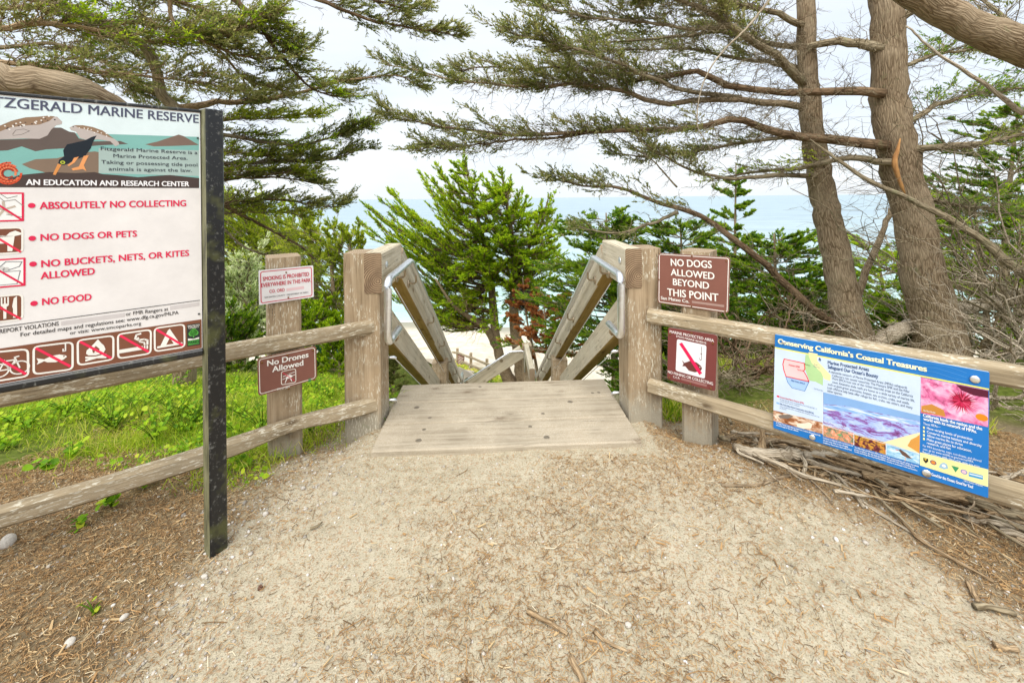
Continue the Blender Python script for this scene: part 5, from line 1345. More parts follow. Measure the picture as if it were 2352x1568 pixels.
for k in range(46):                                # middle of the crown, in front of and behind the leaders
    u = rng.uniform(1085, 1180); v = rng.uniform(425, 650); P = (lead[0] if k % 2 else lead[1]) + tC.base
    p0 = P[int(np.argmin(np.abs(P[:, 2] - U(u, v + rng.uniform(0, 40), Y0).z)))]
    e = np.array(tuple(U(u, v, Y0 + rng.uniform(-2.4, 1.6)))); s = np.linspace(0, 1, 12)[:, None]; L = np.linalg.norm(e - p0)
    br.append(p0 + (e - p0) * s - np.array((0, 0, 1)) * np.sin(s * np.pi) * .05 * L + np.cumsum(rng.normal(size=(12, 3)), 0) * L * .008)
for k in range(60):                                # lower drooping boughs, sparser
    u = rng.uniform(960, 1290); v = rng.uniform(600, 760); P = (lead[0] if u < 1140 else lead[1]) + tC.base
    zt = U(u, v - 50, Y0).z; p0 = P[int(np.argmin(np.abs(P[:, 2] - zt)))]
    e = np.array(tuple(U(u, v, Y0 + rng.uniform(-2.2, 1.5)))); s = np.linspace(0, 1, 12)[:, None]; L = np.linalg.norm(e - p0)
    br.append(p0 + (e - p0) * s + np.array((0, 0, 1)) * np.sin(s * np.pi) * .08 * L + np.cumsum(rng.normal(size=(12, 3)), 0) * L * .010)
BR = np.stack(br) - tC.base; LB = poly_len(BR)
twig_obj('branches', [(BR, radii(BR, np.clip(LB * .011, .012, .05)))], M['bark_dark'], tC.root, 5)
S2, _ = grow(BR, (LB * 10).astype(int) + 8, np.clip(LB * .14, .20, .42), 1.0, .8, .10, .12, .22, 1, 6, .3, .10, (-.14, 0, .04), .5, .05, .4)
S3, _ = grow(S2, 5, poly_len(S2) * .42, 1.0, .5, .10, .22, .1, 1, 4, .2, .05, (-.10, 0, .05), .3, .05, .5)
B1, _ = grow(BR, 12, np.clip(LB * .25, .25, .7), .5, .8, .0, .5, .05, .6, 6, .1, 0, (0, 0, 0), .3, .08)
twig_obj('twigs', [(S2, radii(S2, .010)), (S3, radii(S3, .005))], M['bark_dark'], tC.root, 3)
twig_obj('dead_twigs', [(B1, radii(B1, .010))], M['dead_brown'], tC.root, 3)
keep = S3[:, -1, 2] + tC.base[2] > -3.0 + rng.normal(size=len(S3)) * .9
keep2 = S2[:, -1, 2] + tC.base[2] > -3.0 + rng.normal(size=len(S2)) * .9
leaf_obj('foliage', [leafs(S3[keep], 13, .072, .019, .40, .05, .6, .06, .35), leafs(S2[keep2][:, 2:], 13, .072, .019, .34, .2, .6, .08)], M['leaf_bright'], tC.root)

# rust-brown dead cypress beside it and its dark hanging clump
tR = slope_tree('dead_cypress', 'dead cypress with rust brown foliage beside the bright green one', 1256, 13.2, 632, 98, 'leaf_rust', 1246, 64, wind=(-.05, 0, 0), pitch=.15, leaf=(.11, .034), per=7, hmin=.40, trunks=3, tw='dead_brown', r0=.07)
hz = U(1206, 680, 14.0)
H0 = np.stack([np.stack([np.array((hz.x + rng.normal() * .28, hz.y + rng.normal() * .2, hz.z + .25 - .55 * q + rng.normal() * .05)) - np.array(tuple(tC.root.location)) for q in np.linspace(0, 1, 5)]) for _ in range(70)])
m, nt, b, _ = new_mat('dark_dead_clump')
nt.links.new(ramp(nt, noise(nt, coords(nt), 3, 3), [(.3, g3(.05, .035, .04)), (.7, g3(.17, .12, .12))]), b.inputs['Base Color']); b.inputs['Roughness'].default_value = .95
V, Fq, ti = leafs(H0, 26, .16, .03, .9, 0)
link('dead_clump', mesh_np('dead_clump', V, Fq, False), tC.root, m)

slope_tree('cypress_tree', 'olive green windswept cypress behind the white smoking sign', 650, 12.0, 478, 210, 'leaf_olive', 580, 84, wind=(-.42, 0, .16), pitch=.42, leaf=(.10, .026), per=6, trunks=2, hmin=.25, n2=10, topw=.45)
slope_tree('cypress_tree', 'windswept cypress with bare grey branches left of the gate post', 775, 11.0, 492, 150, 'leaf_olive', 750, 70, wind=(-.38, 0, .14), pitch=.40, leaf=(.09, .024), per=5, trunks=3, hmin=.3, n2=9, topw=.4)
slope_tree('cypress_tree', 'deep green cypress with flat sprays right of the gate', 1415, 10.0, 480, 215, 'leaf_mid', 1390, 84, wind=(-.12, 0, .02), pitch=.16, leaf=(.085, .024), per=6, hmin=.25, n2=10, depth=1, topw=.4, lift=.03)
slope_tree('cypress_tree', 'pointed young cypress seen between branches left of the slim trunk', 1690, 12.5, 362, 135, 'leaf_mid', 1692, 60, wind=(-.06, 0, .04), pitch=.22, leaf=(.095, .027), per=6, hmin=.2, n2=9)
slope_tree('cypress_tree', 'green cypress low between the slim trunk and the no dogs sign', 1800, 8.8, 530, 240, 'leaf_mid', 1780, 70, wind=(-.12, 0, .02), pitch=.12, leaf=(.075, .022), per=6, hmin=.3, n2=9, topw=.5, lift=.02)
slope_tree('cypress_tree', 'green cypress low between the two big trunks', 2030, 11.5, 560, 180, 'leaf_bright', 2030, 54, wind=(-.1, 0, .02), pitch=.15, leaf=(.09, .026), per=6, hmin=.3, topw=.5)
slope_tree('cypress_tree', 'tall green cypress at the right edge behind the dead brush', 2300, 8.0, 225, 215, 'leaf_mid', 2330, 95, wind=(-.1, 0, .02), pitch=.16, leaf=(.075, .022), per=6, hmin=.15, n2=9, topw=.4)
slope_tree('cypress_tree', 'broad green cypress filling the gap behind the no dogs sign', 1580, 9.6, 500, 200, 'leaf_mid', 1570, 76, wind=(-.12, 0, .02), pitch=.16, leaf=(.08, .023), per=6, hmin=.2, n2=9, topw=.45, lift=.03)
for u_, Y_, vt_, sp_, mt_, lb_ in [(1625, 7.0, 650, 190, 'leaf_mid', 'dark green cypress low behind the maroon fishing sign'), (1870, 6.5, 640, 150, 'leaf_mid', 'green cypress at the foot of the slim trunk'),
        (2260, 6.8, 440, 210, 'leaf_bright', 'brighter green cypress behind the pale brush right of the thickest trunk'), (1500, 7.6, 700, 120, 'leaf_mid', 'low green cypress just right of the right gate post'), (2080, 7.4, 690, 120, 'leaf_mid', 'small green cypress between the feet of the two big trunks')]:
    slope_tree('cypress_tree', lb_, u_, Y_, vt_, sp_, mt_, u_ - 8, 64, wind=(-.12, 0, .02), pitch=.14, leaf=(.07, .021), per=6, hmin=.08, n2=9, topw=.5, lift=.03, r0=.06)
slope_tree('cypress_shrub', 'low dark green cypress beside the lower right stair beam', 1452, 5.2, 868, 75, 'leaf_mid', 1440, 26, wind=(-.1, 0, .02), pitch=.2, leaf=(.05, .014), per=5, hmin=.2, cat='shrub', r0=.03)
slope_tree('young_fir', 'young bright green fir between the sign post and gate post', 748, 6.6, 684, 80, 'leaf_bright', 745, 46, wind=(-.02, 0, .02), pitch=.3, leaf=(.06, .017), per=7, hmin=.1, cat='tree', r0=.04)
slope_tree('small_conifer', 'small dark bushy conifer left of the lower stair beam', 903, 6.0, 795, 34, 'leaf_dark', 902, 34, wind=(0, 0, .02), pitch=.35, leaf=(.045, .012), per=5, hmin=.28, cat='tree', r0=.035, tw='bark_dark')
for k, (u, Y, vt, sp__, mt, lb) in enumerate([(560, 7.4, 612, 80, 'leaf_pale', 'pale silvery green shrub beside the black sign post'), (640, 8.0, 640, 66, 'leaf_pale', 'pale silvery shrub behind the smoking sign'),
        (545, 6.4, 752, 62, 'leaf_mid', 'mid green shrub below the pale shrub'), (690, 6.0, 752, 60, 'leaf_bright', 'bright green shrub behind the brown drones sign'), (780, 5.6, 775, 55, 'leaf_bright', 'bright green shrub at the foot of the left gate post'), (130, 6.4, 742, 110, 'leaf_bright', 'bright green shrub behind the left rail under the big sign'), (330, 6.8, 748, 90, 'leaf_mid', 'green shrub beside the left cypress trunk'),
        (1560, 4.6, 880, 60, 'leaf_mid', 'dark green shrub behind the right sign post')]):
    slope_tree('shrub', lb, u, Y, vt, sp__, mt, None, 40, wind=(0, 0, .05), pitch=.8, leaf=(.045, .016) if mt != 'leaf_pale' else (.05, .022), per=7, hmin=.02, cat='shrub', r0=.02, n2=8, n3=5, topw=.6, l2=.35)

# ------------------------------------------------------------------ dead brush, fallen logs and sticks on the right
def G(u, v):
    """ground point seen at a photo pixel"""
    d = ray(u, v); t = 1.0
    for _ in range(60):
        p = Vector((0, 0, CAM_H)) + d * t
        t += (p.z - gzf(p.x, p.y)) / max(.3, -d.z + .2) * .7
    return Vector((0, 0, CAM_H)) + d * t
def dead_shrub(u, v, Y, size, label, n=9, mat='dead', lean=(-.2, 0, .6), group=None):
    b0 = U(u, v, Y); base = (b0.x, b0.y, gzf(b0.x, b0.y))
    r = empty('dead_shrub', base, label, 'dead shrub', group)
    P = []
    for k in range(n):
        d = unit_rand(1)[0] * np.array((1, .8, .7)) + np.array(lean); d /= np.linalg.norm(d)
        s = np.linspace(0, 1, 14)[:, None]; L = size * rng.uniform(.6, 1.2)
        P.append(np.array((rng.normal() * .15, rng.normal() * .15, .02)) + d * s * L + np.cumsum(rng.normal(size=(14, 3)), 0) * L * .018)
    P = np.stack(P)
    S2, _ = grow(P, 6, size * .5, .6, .8, .05, .5, .1, 1, 8, .15, -.05, (0, 0, 0), .4, .06)
    S3, _ = grow(S2, 5, size * .22, .7, .8, 0, .5, .15, 1, 6, .1, -.05, (0, 0, 0), .4, .07)
    S4, _ = grow(S3, 2, size * .09, .7, .8, 0, .5, .2, 1, 4, .1, 0, (0, 0, 0), .4, .07)
    twig_obj('stems', [(P, radii(P, .016))], M[mat], r, 6)
    twig_obj('twigs', [(S2, radii(S2, .007)), (S3, radii(S3, .0032)), (S4, radii(S4, .0018))], M[mat], r, 3)
for a in [(2480, 800, 4.4, 3.0, 'high bare brush rising over the top right corner', 13, 'bark_grey', (-.5, 0, 1.3)),
          (2260, 880, 5.8, 2.0, 'pale thorny brush behind the bleached shrub right of the thickest trunk', 9, 'dead_brown', (.35, 0, .7)),
          (2320, 1000, 3.1, 1.0, 'tangle of bleached dead brush behind the right end of the blue panel', 11, 'dead', (-.3, 0, .5)),
          (2290, 900, 5.2, 1.3, 'bleached dead shrub leaning right of the thickest trunk foot', 10, 'dead', (.4, 0, .5)),
          (2400, 800, 3.9, 1.6, 'tall dead brush at the right edge', 12, 'dead', (-.2, 0, .9)),
          (2420, 800, 5.0, 2.6, 'highest bare grey brush at the right edge in front of green foliage', 8, 'bark_grey', (-.35, 0, 1.2)),
          (1720, 900, 4.0, 1.0, 'dark tangled twigs between the right sign post and slim trunk', 16, 'bark_dark', (-.1, 0, .5)),
          (1600, 960, 3.8, .8, 'brown dead twigs behind the maroon fishing sign', 9, 'bark_grey', (-.2, 0, .5)),
          (1850, 900, 4.6, .9, 'grey dead twigs at the foot of the slim trunk', 9, 'bark_grey', (-.3, 0, .4))]:
    dead_shrub(*a)

def log_thing(name, label, pts, r0, r1, mat, cat='branch', group=None, n=16, sides=9, branch=None):
    P = [np.array(tuple(p)) for p in pts]; o = P[0]
    me, PP, rr = limb_mesh(name, [p - o for p in P], r0, r1, n, sides, .25, knob=.12)
    ob = link(name, me, None, M[mat]); ob.location = tuple(o); tag(ob, label, cat, group)
    if branch is not None:
        me2, _, _ = limb_mesh('stub', [np.array(tuple(p)) - o for p in branch], r0 * .7, r0 * .35, 8, 7, .2)
        link('stub', me2, ob, M[mat])
    return ob
def gp(u, v, h=0.0):
    p = G(u, v); p.z += h; return p
log_thing('fallen_log', 'grey fallen log behind the fence at the foot of the two big trunks', pxl([(1985, 800, 4.2), (2050, 768, 4.5), (2110, 742, 5.0), (2230, 705, 5.6), (2400, 668, 6.0)]), .065, .085, 'dead', 'log', n=26, sides=12)
log_thing('leaning_branch', 'long bare branch slanting across the thickest trunk', pxl([(2480, 720, 3.9), (2326, 612, 4.0), (2241, 540, 4.05), (2126, 475, 4.15), (1996, 415, 4.25), (1901, 350, 4.4), (1860, 320, 4.5)]), .055, .008, 'bark_grey', n=30)
log_thing('leaning_branch', 'brown leaning stem between the two big trunks', pxl([(1960, 780, 5.6), (1974, 666, 5.6), (2019, 554, 5.7), (2046, 480, 5.8)]), .055, .03, 'bark')
log_thing('hanging_branch', 'pale bare branch hanging in front of the slim trunk canopy', pxl([(1790, -30, 4.2), (1720, 60, 4.2), (1666, 112, 4.2), (1630, 160, 4.2), (1608, 215, 4.2), (1601, 285, 4.2), (1618, 320, 4.2), (1634, 345, 4.2)]), .012, .003, 'dead', n=26)
log_thing('driftwood_log', 'thick grey log with a broken elbow beside the right sign post', [gp(1690, 1040, .03), gp(1735, 1062, .05), gp(1790, 1068, .06), gp(1832, 1072, .07)], .021, .029, 'dead', 'log', branch=[gp(1832, 1072, .07), gp(1850, 1085, .05), gp(1845, 1105, .03)])
log_thing('driftwood_log', 'long pale branch running from the grey elbow log under the blue panel', [gp(1840, 1070, .06), gp(1900, 1066, .05), gp(1975, 1066, .05), gp(2070, 1085, .05)], .020, .012, 'dead', 'log')
log_thing('driftwood_log', 'tan debarked log under the lower edge of the blue panel', [gp(1980, 1112, .05), gp(2040, 1122, .05), gp(2110, 1138, .05), gp(2185, 1148, .05)], .017, .024, 'dead_brown', 'log')
log_thing('driftwood_log', 'smooth tan log lying near the bottom right corner of the blue panel', [gp(2070, 1145, .04), gp(2140, 1152, .04), gp(2215, 1160, .04), gp(2270, 1168, .04)], .019, .021, 'dead_brown', 'log')
log_thing('driftwood_log', 'dark curved root running to the right edge below the panel', [gp(2225, 1168, .04), gp(2262, 1186, .05), gp(2310, 1205, .05), gp(2400, 1222, .05)], .016, .020, 'bark_grey', 'log')
log_thing('driftwood_log', 'upright splintered stump piece beside the elbow log', [gp(1750, 1045, .02), gp(1752, 1040, .10), gp(1745, 1032, .14)], .022, .008, 'dead_brown', 'log', n=8)
log_thing('bark_piece', 'reddish bark strip lying on the sand at the bottom right', [gp(2225, 1345, .012), gp(2238, 1375, .015), gp(2248, 1392, .012)], .010, .006, 'dead_brown', 'bark piece', n=8)
log_thing('stick', 'grey broken stick crossing a bark strip at the bottom right', [gp(2238, 1402, .014), gp(2270, 1404, .016), gp(2330, 1416, .014)], .010, .008, 'bark_grey', 'stick', n=8)
log_thing('stick', 'short tan stick on the sand at the lower right corner', [gp(2284, 1488, .012), gp(2310, 1496, .012), gp(2340, 1500, .012)], .009, .006, 'dead_brown', 'stick', n=8)
log_thing('bark_piece', 'thin reddish bark strip in the middle foreground', [gp(1212, 1410, .010), gp(1250, 1432, .014), gp(1305, 1462, .010)], .009, .005, 'dead_brown', 'bark piece', n=8)
log_thing('stick', 'tan stick at the bottom edge of the middle foreground', [gp(1310, 1520, .012), gp(1325, 1545, .012), gp(1340, 1580, .012)], .011, .008, 'dead_brown', 'stick', n=8)
log_thing('stick', 'thin curved twig on the sand right of centre', [gp(1365, 1455, .008), gp(1390, 1478, .010), gp(1440, 1500, .008)], .006, .003, 'dead_brown', 'stick', n=8)
log_thing('stick', 'thin grey twig lying left of centre near the deck', [gp(712, 1218, .008), gp(728, 1214, .012), gp(740, 1204, .010)], .006, .003, 'bark_grey', 'stick', n=8)
sticks = []
for k in range(190):
    s = rng.random(); u = 1650 + 720 * s; vmid = 1035 + 150 * s
    v = vmid + rng.normal() * (22 + 26 * s) - 10
    if v < 985 + 90 * s: continue
    p = G(u, v)
    an = -.69 + rng.normal() * .75; L = rng.uniform(.08, .42); d = Vector((math.cos(an), math.sin(an), rng.normal() * .07))
    q = p + d * L; mid = (p + q) / 2 + Vector((rng.normal() * .06 * L, rng.normal() * .06 * L, abs(rng.normal()) * .03))
    hgt = rng.uniform(.006, .06)
    pts = []
    for w in (p, p.lerp(mid, .5), mid, mid.lerp(q, .6), q):
        pts.append((w.x + rng.normal() * .004, w.y + rng.normal() * .004, max(w.z * 0 + gzf(w.x, w.y) + hgt, gzf(w.x, w.y) + .006)))
    r0 = .003 + .013 * rng.random() ** 2.2
    log_thing('stick', 'dead stick lying in the tangle on the ground behind the right fence', pts, r0, r0 * .5, rng.choice(['dead', 'dead_brown', 'dead_brown', 'bark_grey', 'bark']), 'stick', 'dead sticks in the tangle behind the right fence', 10, 6)

# ------------------------------------------------------------------ litter on the ground
def duff_f(x, y):
    en = (vnoise(x, y, 2.3) - .5) * .35 + (vnoise(x, y, 9) - .5) * .18
    dl = sstep(.14, -.22, x + 1.17 + en); dr = sstep(-.12, .22, x - (1.02 + np.clip(2.35 - y, 0, 3) * .78) + en)
    return np.clip(np.maximum(dl, dr), 0, 1)
def scatter(n, x0, x1, y0, y1, prob):
    x = rng.uniform(x0, x1, n); y = rng.uniform(y0, y1, n); k = rng.random(n) < prob(x, y)
    x, y = x[k], y[k]; return x, y, gz(x, y)
def not_deck(x, y): return ~((np.abs(x) < .80) & (y > 2.24))
m, nt, b, _ = new_mat('needle_litter')
at = nd(nt, 'ShaderNodeAttribute', attribute_name='tint')
nt.links.new(ramp(nt, at.outputs['Fac'], [(0, g3(.11, .065, .03)), (.3, g3(.25, .145, .06)), (.55, g3(.42, .245, .10)), (.8, g3(.52, .38, .20)), (1, g3(.60, .52, .37))]), b.inputs['Base Color']); b.inputs['Roughness'].default_value = .85
drift = lambda x, y: sstep(.50, .74, vnoise(x + .25 * y, y * .45, 3.2) * .5 + vnoise(x, y, .9) * .5) * sstep(-.9, .2, x + (1.9 - y) * .6)
patch = lambda x, y: sstep(.42, .70, vnoise(x, y, 1.1) * .6 + vnoise(x + 3, y, 3.3) * .4)
pr = lambda x, y: np.clip(.95 * duff_f(x, y) + .035 + .42 * drift(x, y) * (1 - duff_f(x, y)) + .08 * sstep(1.75, 1.2, y) + .16 * sstep(.30, .0, np.abs(np.abs(x + .1) - 1.0) ) , 0, 1) * not_deck(x, y) * np.where(y > 2.9, .4, 1)
x, y, z = scatter(240000, -3.2, 3.3, .95, 3.3, pr)
an = rng.uniform(0, 6.283, len(x)); L = rng.uniform(.007, .030, len(x)); lg = rng.random(len(x)) < .012; L = np.where(lg, rng.uniform(.04, .085, len(x)), L); cu_ = rng.normal(size=len(x)) * .5
pts = []
for f in (-.5, 0, .5):
    a2 = an + cu_ * f
    pts.append(np.stack([x + np.cos(a2) * L * f, y + np.sin(a2) * L * f, z + .0018 + rng.random(len(x)) * .006 + rng.normal(size=len(x)) * .002], -1))
P = np.stack(pts, 1); rad = np.where(lg, rng.uniform(.0010, .0019, len(x)), rng.uniform(.0005, .0012, len(x)))
V, Fq = tubes(P, np.repeat(rad[:, None], 3, 1), 3)
tg = np.clip(rng.normal(.48, .25, len(x)), 0, 1)
tag(link('pine_litter', mesh_np('pine_litter', V, Fq, False, {'tint': ('FACE', np.repeat(tg, 6))}), None, m), kind='stuff', label='brown needles and twiglets strewn over the sand and soil')

def blobs(x, y, z, size, flat=.6, sink=.25):
    bm = bmesh.new(); bmesh.ops.create_icosphere(bm, subdivisions=1, radius=1.0)
    B = np.array([v.co[:] for v in bm.verts]); Fi = np.array([[v.index for v in f.verts] for f in bm.faces]); bm.free()
    n = len(x); q = B[None] * (1 + .35 * (rng.random((n, len(B), 1)) - .5))
    sc = np.stack([rng.uniform(.7, 1.3, n), rng.uniform(.7, 1.3, n), rng.uniform(.5, .9, n) * flat / .6], -1)
    q = q * sc[:, None]; a = rng.uniform(0, 6.28, n); c, s = np.cos(a)[:, None], np.sin(a)[:, None]
    q = np.stack([q[..., 0] * c - q[..., 1] * s, q[..., 0] * s + q[..., 1] * c, q[..., 2]], -1) * size[:, None, None]
    q += np.stack([x, y, z + size * sink], -1)[:, None]
    F2 = (Fi[None] + (np.arange(n) * len(B))[:, None, None]).reshape(-1, 3)
    return q.reshape(-1, 3), F2, len(Fi)
m, nt, b, _ = new_mat('pebble_stone')
at = nd(nt, 'ShaderNodeAttribute', attribute_name='tint')
pc = ramp(nt, at.outputs['Fac'], [(0, g3(.22, .20, .17)), (.35, g3(.42, .38, .32)), (.7, g3(.60, .56, .50)), (1, g3(.74, .72, .68))])
pc = mix(nt, ramp(nt, noise(nt, coords(nt), 180, 3), [(.4, g3(0, 0, 0)), (.7, g3(.5, .5, .5))]), pc, g3(.28, .24, .2))
nt.links.new(pc, b.inputs['Base Color']); b.inputs['Roughness'].default_value = .9
pe = lambda x, y: np.clip(.10 + .9 * np.exp(-((x + 1.08 + (vnoise(x, y, 2) - .5) * .4) / .20) ** 2) + .7 * np.exp(-((x - 1.1 - np.clip(2.3 - y, 0, 3) * .74 - (vnoise(x, y, 2) - .5) * .3) / .14) ** 2) + .14 * duff_f(x, y), 0, 1) * not_deck(x, y)
x, y, z = scatter(24000, -2.6, 2.9, .95, 2.9, pe)
sz = .0020 + .0052 * rng.random(len(x)) ** 2.2 + (rng.random(len(x)) < .02) * rng.uniform(.002, .009, len(x))
V, Fi, k_ = blobs(x, y, z, sz)
tag(link('pebbles', mesh_np('pebbles', V, Fi, True, {'tint': ('FACE', np.repeat(rng.random(len(x)), k_))}), None, m), kind='stuff', label='pale pebbles and grit along the edges of the sand')
# wood chips and bark flakes
x, y, z = scatter(5200, -2.6, 3.0, .95, 2.9, lambda x, y: np.clip(.03 + .28 * duff_f(x, y) + .14 * patch(x + 5, y), 0, 1) * not_deck(x, y))
n = len(x); a = rng.uniform(0, 6.28, n); l = rng.uniform(.004, .019, n); w = rng.uniform(.0015, .0045, n); tl = rng.normal(size=n) * .12
dx, dy = np.cos(a), np.sin(a)
c4 = []
for sl, sw, top in ((-1, -1, 1), (1, -.4, 1), (1, .6, 1), (-1, 1, 1), (-1, -1, 0), (1, -.4, 0), (1, .6, 0), (-1, 1, 0)):
    c4.append(np.stack([x + dx * l * sl - dy * w * sw, y + dy * l * sl + dx * w * sw, z + .002 + .003 * top + l * sl * tl + .004], -1))
V = np.stack(c4, 1).reshape(-1, 3)
bx = np.array([[0, 1, 2, 3], [7, 6, 5, 4], [0, 4, 5, 1], [1, 5, 6, 2], [2, 6, 7, 3], [3, 7, 4, 0]])
Fq = (bx[None] + (np.arange(n) * 8)[:, None, None]).reshape(-1, 4)
tag(link('wood_chips', mesh_np('wood_chips', V, Fq, False, {'tint': ('FACE', np.repeat(np.clip(rng.normal(.62, .22, n), 0, 1), 6))}), None, bpy.data.materials['needle_litter']), kind='stuff', label='small wood chips and bark flakes on the ground')
# single stones and cones that stand out
def stone(u, v, r, label, mt, name='stone', cat='stone', flat=.6):
    p = G(u, v); V, Fi, k_ = blobs(np.zeros(1), np.zeros(1), np.zeros(1), np.array([r]), flat)
    o = link(name, mesh_np(name, V, Fi, True, {'tint': ('FACE', np.full(len(Fi), .6))}), None, mt)
    sd = o.modifiers.new('smooth', 'SUBSURF'); sd.levels = sd.render_levels = 2
    o.location = p; tag(o, label, cat); return o
PM = bpy.data.materials['pebble_stone']
stone(18, 1250, .045, 'pale rough stone at the left edge under the lower rail', PM)
stone(2310, 1215, .022, 'yellowish stone at the right edge beyond the sticks', PM)
stone(1443, 1437, .013, 'pale rounded stone alone on the sand right of centre', PM)
stone(1985, 1165, .014, 'whitish stone just below the tan log', PM); stone(2026, 1168, .012, 'small whitish stone right of another below the tan log', PM)
stone(470, 1325, .014, 'grey stone at the foot of the black sign post', PM)
stone(160, 1478, .018, 'pale flat stone in the needles at the lower left', PM)
stone(285, 1420, .016, 'long pale stone in the needles left of the black post foot', PM)
CM, nt, b, _ = new_mat('cone_scales')
vo = nd(nt, 'ShaderNodeTexVoronoi', Scale=220.0); nt.links.new(coords(nt), vo.inputs['Vector'])
nt.links.new(ramp(nt, vo.outputs['Distance'], [(.1, g3(.26, .13, .07)), (.6, g3(.09, .04, .022))]), b.inputs['Base Color']); bump(nt, b, vo.outputs['Distance'], .9, .004)
stone(598, 1352, .015, 'small brown cypress cone on the sand right of the black post', CM, 'cypress_cone', 'cone', .8)
stone(1258, 1012, .016, 'reddish brown cone lying in front of the deck', CM, 'cypress_cone', 'cone', .8)

# ------------------------------------------------------------------ greenery behind the left fence
pgreen = lambda x, y: np.clip(sstep(2.1, 3.1, y + (vnoise(x, y, 1.6) - .5) * 1.3), 0, 1) ** 1.3 * (x < -.72) * (((x + .87) * .558 - (y - 2.53) * .83) < .05 + .16 * (x < -1.25))
x, y, z = scatter(90000, -5.2, -.80, 2.0, 5.4, lambda x, y: pgreen(x, y) * (.12 + .88 * sstep(.36, .62, vnoise(x, y, 2.2))))
n = len(x)
D = nrm(np.stack([rng.normal(size=n) * .55, rng.normal(size=n) * .55, np.ones(n)], -1)); S_ = nrm(np.cross(D, unit_rand(n)))
L = (rng.uniform(.03, .13, n) * (.6 + .9 * vnoise(x, y, 1.1)))[:, None]; W = rng.uniform(.002, .0045, n)[:, None]
p = np.stack([x, y, z], -1); bend_ = np.stack([rng.normal(size=n), rng.normal(size=n), -np.abs(rng.normal(size=n)) * .6], -1) * L * .28
V = np.stack([p - S_ * W / 2, p + S_ * W / 2, p + D * L * .55 + S_ * W * .45, p + D * L * .55 - S_ * W * .45, p + D * L + bend_ + S_ * W * .08, p + D * L + bend_ - S_ * W * .08], 1)
q = np.array([[0, 1, 2, 3], [3, 2, 4, 5]]); Fq = (q[None] + (np.arange(n) * 6)[:, None, None]).reshape(-1, 4)
tag(link('grass', mesh_np('grass', V.reshape(-1, 3), Fq, False, {'tint': ('FACE', np.repeat(np.clip(rng.normal(.5, .22, n), 0, 1), 2))}), None, M['leaf_grass']), kind='stuff', label='bright green grass behind the left fence')
def round_leaves(p, N_, size):
    """cupped roundish leaves: centre fan of 4 quads"""
    n = len(p); N_ = nrm(N_); A_ = nrm(np.cross(N_, unit_rand(n))); B_ = np.cross(N_, A_)
    k = [(0, 0, -.10), (0, -.9, .05), (.62, -.72, .08), (.85, 0, .10), (.5, .75, .05), (0, 1.15, -.05), (-.5, .75, .05), (-.85, 0, .10), (-.62, -.72, .08)]
    V = np.stack([p + size[:, None] * (A_ * a + B_ * b_ + N_ * c) for a, b_, c in k], 1)
    q = np.array([[0, 1, 2, 3], [0, 3, 4, 5], [0, 5, 6, 7], [0, 7, 8, 1]])
    return V.reshape(-1, 3), (q[None] + (np.arange(n) * 9)[:, None, None]).reshape(-1, 4)
x, y, z = scatter(26000, -5.2, -.85, 2.0, 5.2, lambda x, y: pgreen(x, y) * sstep(.40, .68, vnoise(x + 9, y, 1.7) * .6 + vnoise(x, y + 4, 5) * .4))
n = len(x); p = np.stack([x, y, z + rng.uniform(.01, .11, n)], -1)
N_ = np.stack([rng.normal(size=n) * .5, rng.normal(size=n) * .5 - .25, np.ones(n)], -1)
V, Fq = round_leaves(p, N_, rng.uniform(.004, .017, n) ** 1.0)
tag(link('ground_cover', mesh_np('ground_cover', V, Fq, False, {'tint': ('FACE', np.repeat(np.clip(rng.normal(.5, .24, n), 0, 1), 4))}), None, M['leaf_weed']), kind='stuff', label='low leafy green ground cover behind the left fence')
def weed(p0, h, nl, size, label, group=None, lean=(0, 0)):
    r = empty('leafy_weed', tuple(p0), label, 'weed', group)
    ns = max(3, nl // 4); st = []
    for k in range(ns):
        a = rng.uniform(0, 6.28); s = np.linspace(0, 1, 5)[:, None]; hh = h * rng.uniform(.6, 1.1)
        st.append(np.array((math.cos(a) * .3 + lean[0], math.sin(a) * .3 + lean[1], 1)) * s * hh + np.array((math.cos(a), math.sin(a), -.4)) * s ** 2 * hh * .35)
    st = np.stack(st)
    twig_obj('stems', [(st, radii(st, .0032, .5))], M['leaf_grass'], r, 4)
    k = rng.integers(0, ns, nl); t = .25 + .75 * rng.random(nl); f = t * 4; i = np.minimum(f.astype(int), 3); fr = (f - i)[:, None]
    p = st[k, i] * (1 - fr) + st[k, i + 1] * fr + rng.normal(size=(nl, 3)) * (size * .8)
    V, Fq = round_leaves(p, np.stack([rng.normal(size=nl) * .5, rng.normal(size=nl) * .5 - .35, np.ones(nl)], -1), rng.uniform(.5, 1.15, nl) * size)
    link('leaves', mesh_np('leaves', V, Fq, False, {'tint': ('FACE', np.repeat(np.clip(rng.normal(.5, .2, nl), 0, 1), 4))}), r, M['leaf_weed'])
for u, v, h, nl, sz, lb in [(255, 1165, .10, 26, .020, 'broad leaved green weed growing under the lower left rail'), (195, 1210, .07, 18, .017, 'low green weed in the needles below the lower left rail'), (330, 1120, .10, 22, .018, 'green weed showing just above the lower left rail'),
        (215, 1408, .07, 5, .014, 'single tiny green seedling in the needles at the lower left'), (170, 1050, .12, 26, .022, 'pointed leaf weed left of the grass behind the lower rail'), (110, 1080, .10, 22, .022, 'dark green weed in brown soil behind the lower rail'), (560, 1075, .10, 20, .018, 'small green weed beside the wooden sign post foot'), (20, 1030, .12, 22, .022, 'green weed at the left edge behind the rails')]:
    weed(G(u, v), h, nl, sz, lb)
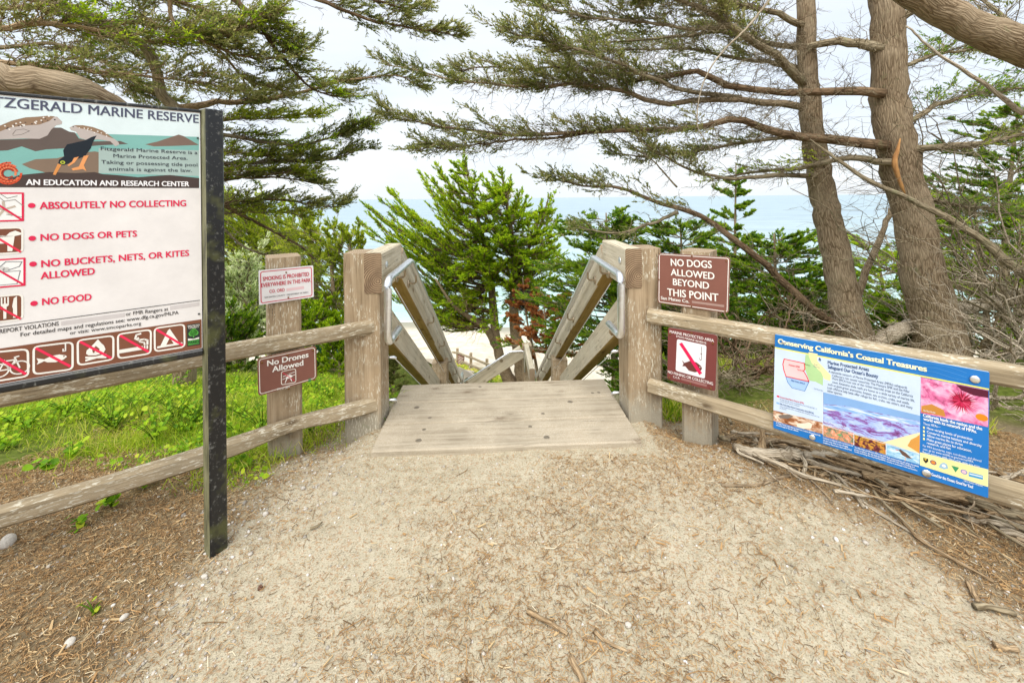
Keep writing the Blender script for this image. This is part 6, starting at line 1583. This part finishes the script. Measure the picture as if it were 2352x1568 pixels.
for k in range(44):
    u = rng.uniform(20, 800); v = rng.uniform(900, 1040)
    if u > 780 and v > 1000: continue
    p = G(u, v)
    if p.y < 2.2 or p.x > -.9: continue
    weed(p, rng.uniform(.12, .36), int(rng.integers(30, 64)), rng.uniform(.008, .019), 'leafy bright green weed growing in the grass behind the left fence', 'weeds behind the left fence')
# tufts by the right gate post
x, y, z = scatter(16000, .98, 3.2, 2.72, 4.8, lambda x, y: sstep(.4, .6, vnoise(x, y, 1.8)))
n = len(x); p = np.stack([x, y, z], -1); D = nrm(np.stack([rng.normal(size=n) * .5, rng.normal(size=n) * .5, np.ones(n)], -1)); S_ = nrm(np.cross(D, unit_rand(n))); L = rng.uniform(.04, .16, n)[:, None]; W = .005
V = np.stack([p - S_ * W, p + S_ * W, p + D * L + S_ * W * .2, p + D * L - S_ * W * .2], 1)
tag(link('grass', mesh_np('grass', V.reshape(-1, 3), np.arange(n * 4).reshape(-1, 4), False, {'tint': ('FACE', rng.random(n))}), None, M['leaf_grass']), kind='stuff', label='green grass behind the right gate post')
# ice plant along the lower fence
x, y, z = scatter(9000, -4.2, .2, 18, 27.5, lambda x, y: np.exp(-((x - np.interp(y, [20.6, 22.2, 23.8, 26, 27.5], [-.45, -1.25, -2.15, -3.3, -4.0]) + .25) / .30) ** 2))
n = len(x); V, Fq = round_leaves(np.stack([x, y, z + rng.uniform(.02, .2, n)], -1), np.stack([rng.normal(size=n) * .6, rng.normal(size=n) * .6 - .4, np.ones(n)], -1), rng.uniform(.03, .08, n))
tag(link('ice_plant', mesh_np('ice_plant', V, Fq, False, {'tint': ('FACE', np.repeat(np.clip(rng.normal(.72, .2, n), 0, 1), 4))}), None, M['leaf_grass']), kind='stuff', label='yellow green ice plant along the lower fence')
# notice on the lower fence
S = Sign('notice_board', U(1060, 850, 25.2), (1, -.55, 0), lambda u, v: (u, v), 'tiny brown notice on the distant fence by the beach path', 'sign', .03)
S.panel([(1051.5, 812), (1066.5, 819), (1065, 842), (1051, 836)], .03, '#7d4b3c')
for k in range(6): S.line([(1053, 817.5 + k * 3.4), (1065 - (k % 3), 822.5 + k * 3.4 - .4 * (k % 3))], .035, '#eadfd6', 4)
S.finish()
# green netting far left of the gate
nb = U(722, 830, 6.3); r = empty('net_fence', (nb.x, nb.y, gzf(nb.x, nb.y)), 'small piece of green netting fence among the shrubs left of the gate', 'net fence')
NM, nt, b, _ = new_mat('green_netting'); b.inputs['Base Color'].default_value = g3(.02, .20, .14); b.inputs['Roughness'].default_value = .6
tp = U(722, 792, 6.3).z - r.location.z; bt_ = U(722, 832, 6.3).z - r.location.z; wd = 50 / F * 6.3
P = [[(wd * k / 14, .25 * k / 14, bt_), (wd * k / 14, .25 * k / 14, tp)] for k in range(15)] + [[(0, 0, bt_ + (tp - bt_) * k / 10), (wd, .25, bt_ + (tp - bt_) * k / 10)] for k in range(11)]
V, Fq = tubes(np.array(P, float), np.full((len(P), 2), .004), 4); link('net', mesh_np('net', V, Fq), r, NM)
V, Fq = tubes(np.array([[(0, 0, -.2), (0, 0, tp + .05)]], float), np.full((1, 2), .016), 8); link('post', mesh_np('post', V, Fq, True), r, NM)
